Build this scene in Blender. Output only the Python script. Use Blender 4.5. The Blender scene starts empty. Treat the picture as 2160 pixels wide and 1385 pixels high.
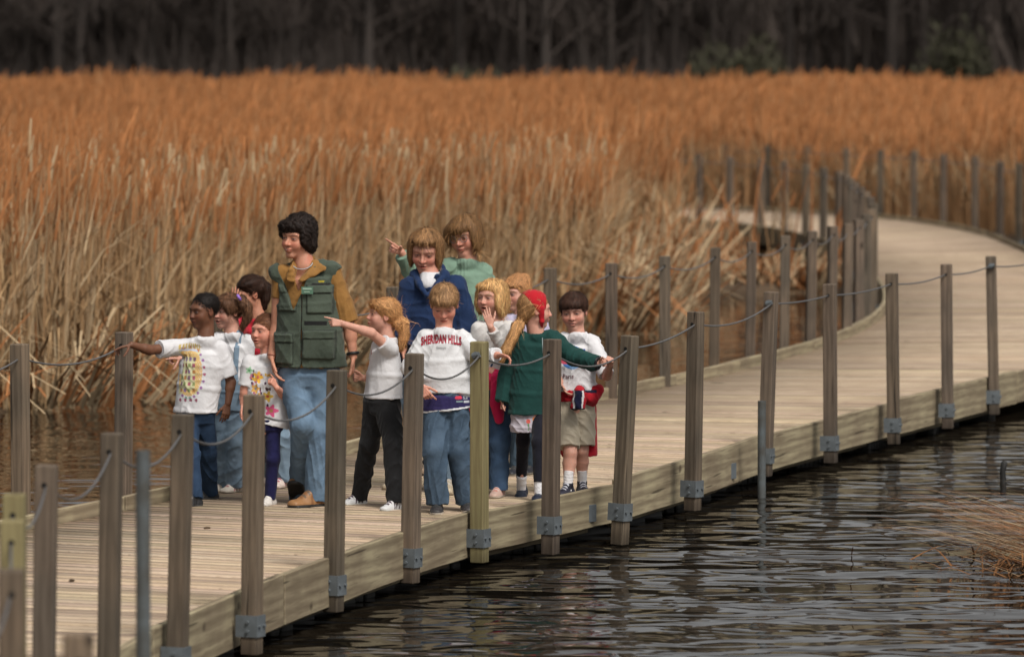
import bpy, bmesh, math, random
import numpy as np
from mathutils import Vector, Matrix, Euler
from mathutils.bvhtree import BVHTree
R = random.Random(7)
NR = np.random.default_rng(11)
scene = bpy.context.scene
COL = scene.collection
# ------------------------------------------------------------------ camera
HC = 2.585                      # eye height above the kerb-board top (z = 0.03)
FPX = 12000.0                   # 200 mm lens on a 36 mm frame 2160 px wide
TH = math.atan(606.5 / FPX)
CT, ST = math.cos(TH), math.sin(TH)
EYE = Vector((0, 0, HC))
def ray(x, y):
    a, b = (x - 1080) / FPX, -(y - 692.5) / FPX
    return Vector((a, CT + b * ST, -ST + b * CT))
def U(x, y, d):
    r = ray(x, y); return EYE + r * (d / r.y)
def UZ(x, y, z):
    r = ray(x, y); return EYE + r * ((z - HC) / r.z)
cam_d = bpy.data.cameras.new('camera'); cam = bpy.data.objects.new('camera', cam_d); COL.objects.link(cam)
cam.location = EYE; cam.rotation_euler = (math.pi / 2 - TH, 0, 0)
cam_d.lens = 200; cam_d.sensor_width = 36; cam_d.clip_end = 2000; cam_d.clip_start = 0.5
cam_d.dof.use_dof = True; cam_d.dof.focus_distance = 31.8; cam_d.dof.aperture_fstop = 3.7
scene.camera = cam
scene.view_settings.view_transform = 'Standard'; scene.view_settings.look = 'None'
scene.view_settings.exposure = EXPO = 0.66; scene.view_settings.gamma = 1
# ------------------------------------------------------------------ light: bright overcast
w = bpy.data.worlds.new("World"); scene.world = w; w.use_nodes = True
nt = w.node_tree; nt.nodes.clear()
sk = nt.nodes.new('ShaderNodeTexSky'); sk.sky_type = 'NISHITA'; sk.sun_disc = False
SUN_EL, SUN_AZ = math.radians(52), math.radians(150)
sk.sun_elevation = SUN_EL; sk.sun_rotation = SUN_AZ; sk.air_density = 1.0; sk.dust_density = 4.0
hs = nt.nodes.new('ShaderNodeHueSaturation'); hs.inputs['Saturation'].default_value = 0.05
bg = nt.nodes.new('ShaderNodeBackground'); bg.inputs[1].default_value = 0.070
out = nt.nodes.new('ShaderNodeOutputWorld')
nt.links.new(sk.outputs[0], hs.inputs['Color']); nt.links.new(hs.outputs[0], bg.inputs[0]); nt.links.new(bg.outputs[0], out.inputs[0])
sl = bpy.data.lights.new('sun', 'SUN'); sl.energy = 1.7; sl.angle = math.radians(16); sl.color = (1, .95, .88)
so = bpy.data.objects.new('sun', sl); COL.objects.link(so)
# sky sun_rotation 0 = +Y, clockwise; direction to the sun:
sd = Vector((math.sin(SUN_AZ) * math.cos(SUN_EL), math.cos(SUN_AZ) * math.cos(SUN_EL), math.sin(SUN_EL)))
so.rotation_euler = sd.to_track_quat('Z', 'Y').to_euler()
# ------------------------------------------------------------------ materials
def mat(name, base, rough=.7, col2=None, scale=8, stretch=(1, 1, 1), bump=0.0, bscale=None, attr=None, spec=.3, metal=0, coord='Object', detail=6, blend=1.0, sheen=0):
    m = bpy.data.materials.new(name); m.use_nodes = True; t = m.node_tree; N, L = t.nodes, t.links
    p = N['Principled BSDF']; p.inputs['Roughness'].default_value = rough
    p.inputs['Specular IOR Level'].default_value = spec; p.inputs['Metallic'].default_value = metal
    if sheen: p.inputs['Sheen Weight'].default_value = sheen
    tc = N.new('ShaderNodeTexCoord'); mp = N.new('ShaderNodeMapping'); mp.inputs['Scale'].default_value = stretch
    L.new(tc.outputs[coord], mp.inputs[0])
    no = N.new('ShaderNodeTexNoise'); no.inputs['Scale'].default_value = scale; no.inputs['Detail'].default_value = detail
    L.new(mp.outputs[0], no.inputs['Vector'])
    mr = N.new('ShaderNodeMapRange'); mr.inputs[1].default_value = .3; mr.inputs[2].default_value = .7
    L.new(no.outputs['Fac'], mr.inputs[0])
    mx = N.new('ShaderNodeMix'); mx.data_type = 'RGBA'
    mx.inputs[6].default_value = (*base, 1); mx.inputs[7].default_value = (*(col2 or base), 1)
    L.new(mr.outputs[0], mx.inputs[0]); cur = mx.outputs[2]
    if attr:
        at = N.new('ShaderNodeAttribute'); at.attribute_name = attr
        m2 = N.new('ShaderNodeMix'); m2.data_type = 'RGBA'; m2.blend_type = 'MULTIPLY'; m2.inputs[0].default_value = blend
        L.new(cur, m2.inputs[6]); L.new(at.outputs['Color'], m2.inputs[7]); cur = m2.outputs[2]
    L.new(cur, p.inputs['Base Color'])
    if bump:
        nb = no
        if bscale:
            nb = N.new('ShaderNodeTexNoise'); nb.inputs['Scale'].default_value = bscale; nb.inputs['Detail'].default_value = 4
            L.new(mp.outputs[0], nb.inputs['Vector'])
        b = N.new('ShaderNodeBump'); b.inputs['Strength'].default_value = .8; b.inputs['Distance'].default_value = bump
        L.new(nb.outputs['Fac'], b.inputs['Height']); L.new(b.outputs[0], p.inputs['Normal'])
    return m
def wood(name, a, b, c, gscale=14, along=2, attr='shade', ring=1.0):
    """grained weathered timber; `along` = grain axis"""
    m = bpy.data.materials.new(name); m.use_nodes = True; t = m.node_tree; N, L = t.nodes, t.links
    p = N['Principled BSDF']; p.inputs['Roughness'].default_value = .82; p.inputs['Specular IOR Level'].default_value = .2
    tc = N.new('ShaderNodeTexCoord'); oi = N.new('ShaderNodeObjectInfo')
    ad = N.new('ShaderNodeVectorMath'); ad.operation = 'ADD'
    ml = N.new('ShaderNodeVectorMath'); ml.operation = 'SCALE'; ml.inputs[3].default_value = 17.3
    cb = N.new('ShaderNodeCombineXYZ')
    for i in range(3): L.new(oi.outputs['Random'], cb.inputs[i])
    L.new(cb.outputs[0], ml.inputs[0]); L.new(tc.outputs['Object'], ad.inputs[0]); L.new(ml.outputs[0], ad.inputs[1])
    mp = N.new('ShaderNodeMapping'); s = [1, 1, 1]; s[along] = .07; mp.inputs['Scale'].default_value = s
    L.new(ad.outputs[0], mp.inputs[0])
    wv = N.new('ShaderNodeTexWave'); wv.wave_type = 'RINGS'; wv.rings_direction = 'XYZ'[along]
    wv.inputs['Scale'].default_value = gscale; wv.inputs['Distortion'].default_value = 5; wv.inputs['Detail'].default_value = 3; wv.inputs['Detail Scale'].default_value = 1.6
    L.new(mp.outputs[0], wv.inputs['Vector'])
    no = N.new('ShaderNodeTexNoise'); no.inputs['Scale'].default_value = 60; no.inputs['Detail'].default_value = 5; L.new(mp.outputs[0], no.inputs['Vector'])
    nl = N.new('ShaderNodeTexNoise'); nl.inputs['Scale'].default_value = 2.2; nl.inputs['Detail'].default_value = 5; L.new(ad.outputs[0], nl.inputs['Vector'])
    def mix(f, x, y, k=1):
        q = N.new('ShaderNodeMix'); q.data_type = 'RGBA'
        mm = N.new('ShaderNodeMath'); mm.operation = 'MULTIPLY'; mm.inputs[1].default_value = k; mm.use_clamp = True; L.new(f, mm.inputs[0]); L.new(mm.outputs[0], q.inputs[0])
        for i, v in ((6, x), (7, y)):
            if isinstance(v, tuple): q.inputs[i].default_value = (*v, 1)
            else: L.new(v, q.inputs[i])
        return q.outputs[2]
    mr = N.new('ShaderNodeMapRange'); mr.inputs[1].default_value = .38; mr.inputs[2].default_value = .62; L.new(nl.outputs['Fac'], mr.inputs[0])
    base = mix(mr.outputs[0], a, b)
    c1 = mix(wv.outputs['Fac'], base, c, .55 * ring)
    mr2 = N.new('ShaderNodeMapRange'); mr2.inputs[1].default_value = .45; mr2.inputs[2].default_value = .75; L.new(no.outputs['Fac'], mr2.inputs[0])
    c2 = mix(mr2.outputs[0], c1, c, .6)
    vo = N.new('ShaderNodeTexVoronoi'); vo.inputs['Scale'].default_value = 3.0; vo.inputs['Randomness'].default_value = 1
    mk = N.new('ShaderNodeMapping'); sk_ = [1, 1, 1]; sk_[along] = .6; mk.inputs['Scale'].default_value = sk_; L.new(ad.outputs[0], mk.inputs[0])
    dn = N.new('ShaderNodeTexNoise'); dn.inputs['Scale'].default_value = 25; L.new(ad.outputs[0], dn.inputs['Vector'])
    av = N.new('ShaderNodeVectorMath'); av.operation = 'MULTIPLY_ADD'; av.inputs[1].default_value = (.03, .03, .03); L.new(dn.outputs['Color'], av.inputs[0]); L.new(mk.outputs[0], av.inputs[2]); L.new(av.outputs[0], vo.inputs['Vector'])
    kr = N.new('ShaderNodeMapRange'); kr.inputs[1].default_value = .045; kr.inputs[2].default_value = .085; kr.inputs[3].default_value = 1; kr.inputs[4].default_value = 0; L.new(vo.outputs['Distance'], kr.inputs[0])
    c2 = mix(kr.outputs[0], c2, tuple(v * .7 for v in c), .85)
    crk = N.new('ShaderNodeTexNoise'); crk.inputs['Scale'].default_value = 34; crk.inputs['Detail'].default_value = 2
    mc = N.new('ShaderNodeMapping'); sc_ = [1, 1, 1]; sc_[along] = .035; mc.inputs['Scale'].default_value = sc_; L.new(ad.outputs[0], mc.inputs[0]); L.new(mc.outputs[0], crk.inputs['Vector'])
    cr = N.new('ShaderNodeMapRange'); cr.inputs[1].default_value = .67; cr.inputs[2].default_value = .71; L.new(crk.outputs['Fac'], cr.inputs[0]); c2 = mix(cr.outputs[0], c2, tuple(v * .4 for v in c), .8)
    at = N.new('ShaderNodeAttribute'); at.attribute_name = attr
    m2 = N.new('ShaderNodeMix'); m2.data_type = 'RGBA'; m2.blend_type = 'MULTIPLY'; m2.inputs[0].default_value = 1
    L.new(c2, m2.inputs[6]); L.new(at.outputs['Color'], m2.inputs[7]); L.new(m2.outputs[2], p.inputs['Base Color'])
    b_ = N.new('ShaderNodeBump'); b_.inputs['Strength'].default_value = .5; b_.inputs['Distance'].default_value = .003
    L.new(no.outputs['Fac'], b_.inputs['Height']); L.new(b_.outputs[0], p.inputs['Normal'])
    return m
M = {}
M['post'] = wood('post_wood', (.175, .132, .095), (.115, .094, .072), (.048, .036, .027), 11, 2, ring=.7)
M['post_green'] = wood('treated_wood', (.27, .228, .12), (.21, .178, .092), (.115, .085, .045), 11, 2, ring=.5)
M['board'] = wood('edge_wood', (.40, .34, .22), (.28, .225, .15), (.13, .095, .062), 7, 0)
M['deck'] = wood('deck_wood', (.56, .44, .32), (.48, .37, .265), (.25, .17, .115), 9, 0, ring=.5)
M['galv'] = mat('galvanised', (.14, .158, .17), .65, (.09, .10, .105), 14, metal=.2, spec=.4)
M['pipe'] = mat('pipe_metal', (.11, .125, .13), .65, (.07, .065, .055), 12, metal=.2)
M['black'] = mat('black_plastic', (.012, .012, .012), .6, (.03, .028, .025), 6)
M['float'] = mat('float_plastic', (.012, .012, .011), .7, (.05, .047, .043), 22, detail=8)
M['cable'] = mat('wire_rope', (.17, .165, .165), .5, (.10, .095, .09), 90, metal=.3)
M['dark'] = mat('dark_hole', (.01, .009, .008), .9)
M['mud'] = mat('mud', (.045, .028, .016), .8, (.11, .07, .038), 5, bump=.05, detail=9)
M['bed'] = mat('marsh_bed', (.03, .022, .014), .9, (.05, .035, .02), 1)
# ------------------------------------------------------------------ object helpers
def link(name, me, m=None, parent=None):
    o = bpy.data.objects.new(name, me); COL.objects.link(o)
    if m is not None and me is not None: me.materials.append(m)
    if parent: o.parent = parent
    return o
def tag(o, label=None, cat=None, group=None, kind=None):
    if label: o['label'] = label
    if cat: o['category'] = cat
    if group: o['group'] = group
    if kind: o['kind'] = kind
    return o
def empty(name, loc=(0, 0, 0), **k):
    o = bpy.data.objects.new(name, None); COL.objects.link(o); o.location = loc; o.empty_display_size = .2
    return tag(o, **k)
def npmesh(name, V, F, smooth=False, cols=None, attr='shade'):
    me = bpy.data.meshes.new(name); V = np.asarray(V, np.float32); F = np.asarray(F, np.int32)
    n, k = F.shape
    me.vertices.add(len(V)); me.vertices.foreach_set('co', V.ravel())
    me.loops.add(n * k); me.loops.foreach_set('vertex_index', F.ravel())
    me.polygons.add(n); me.polygons.foreach_set('loop_start', np.arange(0, n * k, k, dtype=np.int32))
    if smooth: me.polygons.foreach_set('use_smooth', np.ones(n, bool))
    if cols is not None:
        a = me.color_attributes.new(attr, 'FLOAT_COLOR', 'POINT'); c = np.ones((len(V), 4), np.float32); c[:, :3] = cols
        a.data.foreach_set('color', c.ravel())
    me.update(calc_edges=True); me.validate(); return me
class B:
    """box / tube collector -> one mesh"""
    def __init__(s): s.V = []; s.F = []; s.C = []
    def add(s, vs, fs, c=(1, 1, 1)):
        n = len(s.V); s.V += [tuple(v) for v in vs]; s.F += [tuple(n + i for i in f) for f in fs]; s.C += [c] * len(vs)
    def box(s, mn, mx, mtx=None, c=(1, 1, 1)):
        P = [Vector((x, y, z)) for z in (mn[2], mx[2]) for y in (mn[1], mx[1]) for x in (mn[0], mx[0])]
        if mtx is not None: P = [mtx @ q for q in P]
        s.add(P, [(0, 2, 3, 1), (4, 5, 7, 6), (0, 1, 5, 4), (2, 6, 7, 3), (0, 4, 6, 2), (1, 3, 7, 5)], c)
    def bar(s, a, b, w_, h, up=Vector((0, 0, 1)), c=(1, 1, 1)):
        a, b = Vector(a), Vector(b); d = (b - a).normalized(); sd_ = d.cross(up).normalized(); u = sd_.cross(d)
        vs = [p + sd_ * i * w_ / 2 + u * j * h / 2 for p in (a, b) for i, j in ((-1, -1), (1, -1), (1, 1), (-1, 1))]
        s.add(vs, [(0, 3, 2, 1), (4, 5, 6, 7), (0, 1, 5, 4), (1, 2, 6, 5), (2, 3, 7, 6), (3, 0, 4, 7)], c)
    def tube(s, pts, rad, n=8, c=(1, 1, 1), cap=True):
        pts = [Vector(p) for p in pts]; rs = rad if isinstance(rad, (list, tuple)) else [rad] * len(pts)
        vs = []; N_ = len(pts)
        ref = Vector((0, 0, 1))
        for i, p in enumerate(pts):
            t = (pts[min(i + 1, N_ - 1)] - pts[max(i - 1, 0)]).normalized()
            if abs(t.dot(ref)) > .95: ref = Vector((1, 0, 0))
            a = t.cross(ref).normalized(); b = a.cross(t)
            vs += [p + (a * math.cos(k * 2 * math.pi / n) + b * math.sin(k * 2 * math.pi / n)) * rs[i] for k in range(n)]
        fs = [(i * n + k, i * n + (k + 1) % n, (i + 1) * n + (k + 1) % n, (i + 1) * n + k) for i in range(N_ - 1) for k in range(n)]
        if cap: fs += [tuple(range(n - 1, -1, -1)), tuple((N_ - 1) * n + k for k in range(n))]
        s.add(vs, fs, c)
    def mesh(s, name, bevel=0, smooth=False):
        me = bpy.data.meshes.new(name); me.from_pydata(s.V, [], s.F)
        a = me.color_attributes.new('shade', 'FLOAT_COLOR', 'POINT'); a.data.foreach_set('color', np.array([(*c, 1) for c in s.C], np.float32).ravel())
        if bevel:
            bm = bmesh.new(); bm.from_mesh(me); bmesh.ops.bevel(bm, geom=bm.edges[:], offset=bevel, segments=1, affect='EDGES'); bm.to_mesh(me); bm.free()
        if smooth: me.polygons.foreach_set('use_smooth', [True] * len(me.polygons))
        me.update(); return me
# ------------------------------------------------------------------ walkway outline (pairs of near / inner edge points)
PAIRS = [((-.55, 13.3), (-2.9, 12.6)), ((-1.19, 15.6), (-3.55, 15.2)), ((-1.55, 17.5), (-3.93, 17.2)), ((-1.78, 19.8), (-4.18, 19.8)), ((-1.80, 21.8), (-4.18, 22.1)),
 ((-1.63, 23.8), (-4.0, 24.2)), ((-1.2, 26.2), (-3.5, 27.4)), ((-.89, 28.0), (-3.1, 29.1)), ((-.54, 29.4), (-2.66, 30.5)), ((-.12, 31.0), (-2.17, 31.9)),
 ((.28, 32.0), (-1.76, 33.4)), ((.66, 33.0), (-1.42, 34.6)), ((1.11, 34.5), (-1.12, 36.0)), ((1.64, 36.6), (-.75, 37.6)), ((2.15, 38.5), (-.26, 39.1)), ((2.68, 40.0), (.27, 40.6)),
 ((3.17, 41.5), (.73, 41.8)), ((3.66, 43.0), (1.16, 43.1)), ((4.2, 44.6), (1.60, 44.8)), ((4.95, 47.3), (2.28, 47.4)), ((5.5, 50.5), (2.81, 49.8)),
 ((5.9, 54), (3.4, 53.8)), ((6.2, 58), (3.72, 58)), ((6.4, 62), (3.87, 62)), ((6.45, 66), (3.97, 66)), ((6.45, 71.4), (4.08, 70)), ((6.42, 77), (3.95, 73)),
 ((6.0, 81.4), (3.62, 76.6)), ((5.45, 84.2), (3.1, 79.5)), ((4.4, 86.6), (2.3, 82)), ((2.9, 88.8), (1.2, 84.6)), ((1.2, 90.6), (-.8, 87)), ((-1.5, 92.8), (-3.2, 89)), ((-5, 95), (-6.4, 91))]
def crom(P, n):
    P = [np.array(p, float) for p in P]; P = [2 * P[0] - P[1]] + P + [2 * P[-1] - P[-2]]; o = []
    for i in range(1, len(P) - 2):
        for k in range(n):
            t = k / n; a, b, c, d = P[i - 1:i + 3]
            o.append(.5 * (2 * b + (c - a) * t + (2 * a - 5 * b + 4 * c - d) * t * t + (3 * b - a - 3 * c + d) * t ** 3))
    o.append(P[-2]); return np.array(o)
def smooth(P, k):
    for _ in range(k):
        Q = P.copy(); Q[1:-1] = .25 * P[:-2] + .5 * P[1:-1] + .25 * P[2:]; P = Q
    return P
NE = smooth(crom([a for a, b in PAIRS], 12), 14); IE = smooth(crom([b for a, b in PAIRS], 12), 14)
# the near stretch is made of straight floating sections: edges run straight from joint to joint
_j = [float(np.interp(d, NE[:, 1], np.arange(len(NE)))) for d in (20.6, 22.6, 24.6, 27.2, 29.4, 31.05, 33.05, 35.0, 37.05, 40.3, 43.9)]
_j = [int(round(v)) for v in _j]; _N0 = NE.copy(); _I0 = IE.copy()
for a_, b_ in zip(_j[:-1], _j[1:]):
    for q in range(a_, b_ + 1): t_ = (q - a_) / (b_ - a_); NE[q] = _N0[a_] * (1 - t_) + _N0[b_] * t_; IE[q] = _I0[a_] * (1 - t_) + _I0[b_] * t_
print('max section deviation', np.abs(NE - _N0).max(), np.abs(IE - _I0).max())
CE = (NE + IE) / 2
DIRN = (NE - IE) / np.linalg.norm(NE - IE, axis=1)[:, None]
NB, IB = NE - DIRN * .066, IE + DIRN * .066                    # outer faces of the kerb boards
arc = np.r_[0, np.cumsum(np.linalg.norm(np.diff(CE, axis=0), axis=1))]
DECK = -.03; WATER = -.30
walk = empty('boardwalk', kind='structure')
def at_arc(A, s): return np.array([np.interp(s, arc, A[:, 0]), np.interp(s, arc, A[:, 1])])
# planks
Vp, Fp, Cp = [], [], []
s = 0.0; k = 0
while s < arc[-1] - .2:
    wdt = .138
    a0, a1 = at_arc(NB, s), at_arc(NB, s + wdt - .010); b0, b1 = at_arc(IB, s), at_arc(IB, s + wdt - .010)
    e0 = (a0 - b0) / np.linalg.norm(a0 - b0) * .045
    a0, a1, b0, b1 = a0 - e0, a1 - e0, b0 + e0, b1 + e0
    dz = R.uniform(-.003, .003); z1 = DECK + dz; z0 = z1 - .035
    n = len(Vp)
    for q in (b0, a0, a1, b1): Vp.append((q[0], q[1], z1))
    for q in (b0, a0, a1, b1): Vp.append((q[0], q[1], z0))
    for f in ((0, 1, 2, 3), (7, 6, 5, 4), (0, 4, 5, 1), (3, 2, 6, 7), (1, 5, 6, 2), (0, 3, 7, 4)): Fp.append([n + i for i in f])
    g = R.uniform(.84, 1.1) * (R.uniform(.66, .85) if R.random() < .14 else 1); Cp += [(g, g * R.uniform(.96, 1.02), g * R.uniform(.92, 1.02))] * 8
    s += wdt; k += 1
dk = link('deck', npmesh('deck', Vp, Fp, cols=Cp), M['deck'], walk)
tag(dk, 'pale weathered cross planks')
# joists / dark framing under the deck
jb = B()
for f in (.12, .5, .88):
    ln = NB * (1 - f) + IB * f
    for i in range(0, len(ln) - 6, 6): jb.bar((*ln[i], -.115), (*ln[i + 6], -.115), .09, .08)
link('joist', jb.mesh('joist'), M['board'], walk)
# kerb / edge boards, one mesh per board
def idx_at(A, d): return float(np.interp(d, A[:, 1], np.arange(len(A))))
def pt(A, i):
    j = min(int(i), len(A) - 2); f = i - j; return A[j] * (1 - f) + A[j + 1] * f
njo = [14.2, 17.3, 20.6, 24.6, 27.2, 31.05, 33.05, 37.05, 40.3, 43.9]
def edge_board(A, i0, i1, sgn, top, bot, th=.04, cc=1.0):
    n = max(2, int((i1 - i0) / 3)); vs = []; fs = []
    for k in range(n + 1):
        i = i0 + (i1 - i0) * k / n; p = pt(A, i); q = pt(DIRN, i) * sgn
        for (o_, z) in ((0, top), (0, bot), (-th, bot), (-th, top)): vs.append((p[0] + q[0] * o_, p[1] + q[1] * o_, z + math.sin(i * .7) * .002))
    for k in range(n):
        for j in range(4):
            a, b = k * 4 + j, k * 4 + (j + 1) % 4; fs.append((a, b, b + 4, a + 4))
    fs += [(0, 3, 2, 1), (n * 4, n * 4 + 1, n * 4 + 2, n * 4 + 3)]
    b_ = B(); b_.add(vs, fs if sgn > 0 else [f[::-1] for f in fs], (cc, cc, cc * .98))
    me = b_.mesh('edge_board', bevel=.004)
    # put origin at board start and align the grain (x) with the board
    p0, p1 = Vector((*pt(A, i0), 0)), Vector((*pt(A, i1), 0)); ang = math.atan2(p1.y - p0.y, p1.x - p0.x)
    mt = Matrix.Translation(p0) @ Matrix.Rotation(ang, 4, 'Z'); me.transform(mt.inverted())
    o = link('edge_board', me, M['board'], walk); o.matrix_local = mt
    return o
ends = [idx_at(NB, d) for d in njo]
tops = [.03, .03, .024, .034, .030, .008, .034, .022, .040, .03]
for k in range(len(ends) - 1): edge_board(NB, ends[k] + .18, ends[k + 1], 1, tops[k] , -.215, cc=R.uniform(.85, 1.12))
i = ends[-1]
while i < len(NB) - 26: edge_board(NB, i + .3, i + 20, 1, .03, -.21, cc=R.uniform(.85, 1.1)); i += 20
i = 8
while i < len(IB) - 20: edge_board(IB, i + .2, i + 14, -1, .05, -.21, cc=R.uniform(.9, 1.15)); i += 14
# lower recessed stringer + drums
for k in range(len(ends) - 1):
    o = edge_board(NB - DIRN * .10, ends[k] + 1.5, ends[k + 1] - 2.6, 1, -.205, -.262, cc=.6); o.name = 'stringer'
fb = B(); gb = B()
i = 2.0; kk = 0
while i < idx_at(NB, 44.2):
    p = pt(NB, i); q = pt(DIRN, i); t = np.array((-q[1], q[0])); c = p - q * .5
    a_, b_ = c - t * .42, c + t * .42
    if kk % 5 != 4: fb.tube([(*(a_), -.36), (*(b_), -.36)], .25, 14)
    # ribbed float casing seen under the edge
    if kk % 4 == 1:
        for r_ in range(7):
            c2 = p - q * .24 + t * (r_ * .13 - .5)
            mt = Matrix.Translation((c2[0], c2[1], -.275)) @ Matrix.Rotation(math.atan2(t[1], t[0]), 4, 'Z')
            gb.box((-.05, -.03, -.05), (.05, .03, .03 + R.uniform(-.03, .004)), mt, (1, 1, 1))
    i += 3.1 if i < 70 else 3.3; kk += 1
link('float', fb.mesh('float', smooth=True), M['black'], walk)
link('float_casing', gb.mesh('float_casing', bevel=.008), M['float'], walk)
# small hinge plates on the near edge between posts
for (px, py) in ((1531, 993), (1372, 1082)):
    P0 = UZ(px, py, -.13); i = idx_at(NB, P0.y); p = pt(NB, i); q = pt(DIRN, i)
    mt = Matrix.Translation((p[0], p[1], -.13)) @ Matrix.Rotation(math.atan2(q[1], q[0]), 4, 'Z')
    hb = B(); hb.box((-.002, -.045, -.05), (.008, .045, .05), mt); link('hinge_plate', hb.mesh('hinge_plate', bevel=.002), M['galv'], walk)
# ------------------------------------------------------------------ posts
def post_mesh(seed, gr=False):
    r = random.Random(seed); g = r.uniform(.80, 1.2); t = (g * r.uniform(.97, 1.05), g, g * r.uniform(.93, 1.03)); vs, fs, zs = [], [], (-.24, -.19, -.14, .2, .6, .96)
    for z in zs: vs += [(x, y, z) for x, y in ((-.040, -.040), (.040, -.040), (.040, .040), (-.040, .040))]
    n = len(zs)
    for k in range(n - 1): fs += [(k * 4 + a, k * 4 + (a + 1) % 4, k * 4 + 4 + (a + 1) % 4, k * 4 + 4 + a) for a in range(4)]
    fs += [(3, 2, 1, 0), tuple((n - 1) * 4 + a for a in range(4))]
    b = B(); b.add(vs, fs, t); me = b.mesh('post')
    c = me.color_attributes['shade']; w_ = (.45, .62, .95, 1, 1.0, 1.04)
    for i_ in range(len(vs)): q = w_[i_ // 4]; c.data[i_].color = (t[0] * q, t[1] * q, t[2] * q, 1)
    bm = bmesh.new(); bm.from_mesh(me); bmesh.ops.bevel(bm, geom=[e for e in bm.edges if e.calc_face_angle(0) > .5], offset=.005, segments=1, affect='EDGES'); bm.to_mesh(me); bm.free(); return me
PM = [post_mesh(s_) for s_ in range(14)]
for q in PM: q.materials.append(M['post'])
PMG = post_mesh(9); PMG.materials.append(M['post_green'])
prof = [(-.062, .046), (.048, .046), (.048, -.046), (-.062, -.046), (-.062, -.0412), (.0432, -.0412), (.0432, .0412), (-.062, .0412)]
bb = B(); n_ = len(prof); bb.add([(x_, y_, z_) for z_ in (-.155, -.055) for x_, y_ in prof], [(i_, (i_ + 1) % n_, (i_ + 1) % n_ + n_, i_ + n_) for i_ in range(n_)] + [(0, 7, 6, 1), (1, 6, 5, 2), (2, 5, 4, 3), (8, 9, 14, 15), (9, 10, 13, 14), (10, 11, 12, 13)])
BR = bb.mesh('bracket'); BR.materials.append(M['galv'])
bb = B(); bb.tube([(0, 0, 0), (.010, 0, 0)], .0085, 6); BO = bb.mesh('bolt'); BO.materials.append(M['galv'])
bb = B(); bb.tube([(-.001, -.0417, .885), (-.001, .0417, .885)], .011, 10)
HO = bb.mesh('cable_hole'); HO.materials.append(M['dark'])
bb = B(); bb.tube([(0, -.045, .885), (0, -.075, .885)], .012, 8); bb.tube([(-.012, -.062, .885), (.028, -.062, .893)], .016, 8); bb.tube([(0, -.048, .885), (0, -.050, .885)], .024, 8)
SH = bb.mesh('shackle', bevel=.001); SH.materials.append(M['galv'])
def post(x, y, A, sgn, label, group, lean=0, zt=.96, green=False, shackle=False, dark=1.0, d=None):
    """x,y = photo pixel of the top centre"""
    P = UZ(x, y, zt) if d is None else U(x, y, d)
    i = idx_at(A, P.y); base = pt(A, i); q = pt(DIRN, i) * sgn
    # keep the post against the board: average of measured and edge position
    p = np.array((P.x, P.y))
    o = empty('post', (p[0], p[1], 0), label=label, cat='post', group=group)
    s_ = FPX / P.y
    o.rotation_euler = (R.uniform(-.004, .004), lean / (s_ * 1.1) if lean else R.uniform(-.006, .006), math.atan2(q[1], q[0]))
    if lean:
        # tilt about the deck point so the top stays where it is seen
        th_ = lean / (s_ * 1.1); o.rotation_mode = 'QUATERNION'
        o.rotation_quaternion = (Matrix.Rotation(th_, 3, 'Y') @ Matrix.Rotation(math.atan2(q[1], q[0]), 3, 'Z')).to_quaternion()
        o.location.x -= zt * math.sin(th_)
    o.location.z = zt - .96
    me = PMG if green else PM[R.randrange(14)]
    link('post_shaft', me, None, o)
    b1 = link('bracket', BR, None, o)
    if P.y < 45:
        for (x_, y_, a_, z_) in ((.0475, .026, 0, -.105), (.0475, -.026, 0, -.105), (0, -.0455, -1.5708, -.085), (0, -.0455, -1.5708, -.128)):
            b2 = link('bolt', BO, None, b1); b2.location = (x_, y_, z_); b2.rotation_euler = (0, 0, a_)
    b1.location.z = -(zt - .96)
    if not shackle: link('cable_hole', HO, None, o)
    else: link('shackle', SH, None, o)
    return o, Vector((P.x, P.y, zt - .075))
near = [
 (-40, 1270, 0, .96, 0, 0, None), (22, 1200, 0, .96, 0, 0, 'blurred near post at the bottom left corner, lowest top of the three in line'),
 (23, 1096, 0, .96, 1, 0, 'greenish near post at the left photo edge, middle one of three in line'),
 (27, 1041, 0, .96, 1, 0, 'greenish near post at the left photo edge, the tallest topped of three in line'),
 (98, 980, 10, .96, 0, 0, 'grey post beside the greenish pair at the left photo edge'),
 (236, 913, 10, .96, 0, 0, 'grey post on the near edge just left of the bluish metal pipe'),
 (386, 873, 14, .96, 0, 0, 'grey post in front of the boy in the sun print shirt'),
 (536, 832, 6, .96, 0, 0, 'grey post in front of the girl in the flower print shirt'),
 (711, 780, 8, .96, 0, 0, 'grey post with a knot in front of the woman in the vest'),
 (874, 745, 9, .96, 0, 0, 'grey post between the pointing girl and the sweatshirt boy'),
 (1011, 720, 0, .96, 1, 1, 'yellowish green post with a shackle beside the sweatshirt boy'),
 (1165, 715, 4, .93, 0, 0, 'grey post with a crack in front of the girl in green'),
 (1328, 707, 20, .905, 0, 0, 'leaning grey post right of the boy in the globe shirt'),
 (1468, 657, 6, .96, 0, 0, 'grey near edge post, second right of the boy in the globe shirt'),
 (1627, 615, 12, .96, 0, 1, 'grey near edge post beside the short pipe standing in the water'),
 (1750, 599, -3, .96, 0, 0, 'knotty brown near edge post, first right of the short pipe'),
 (1881, 576, -5, .96, 0, 0, 'grey near edge post, second right of the short pipe'),
 (1996, 557, -4, .96, 0, 0, 'dark grained near edge post, third right of the short pipe'),
 (2090, 540, -8, .96, 0, 1, 'near edge post with a shackle, closest to the right photo edge'),
 (2215, 521, 0, .96, 0, 0, None)]
GN = 'posts along the near edge of the boardwalk'
npos = []
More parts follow.
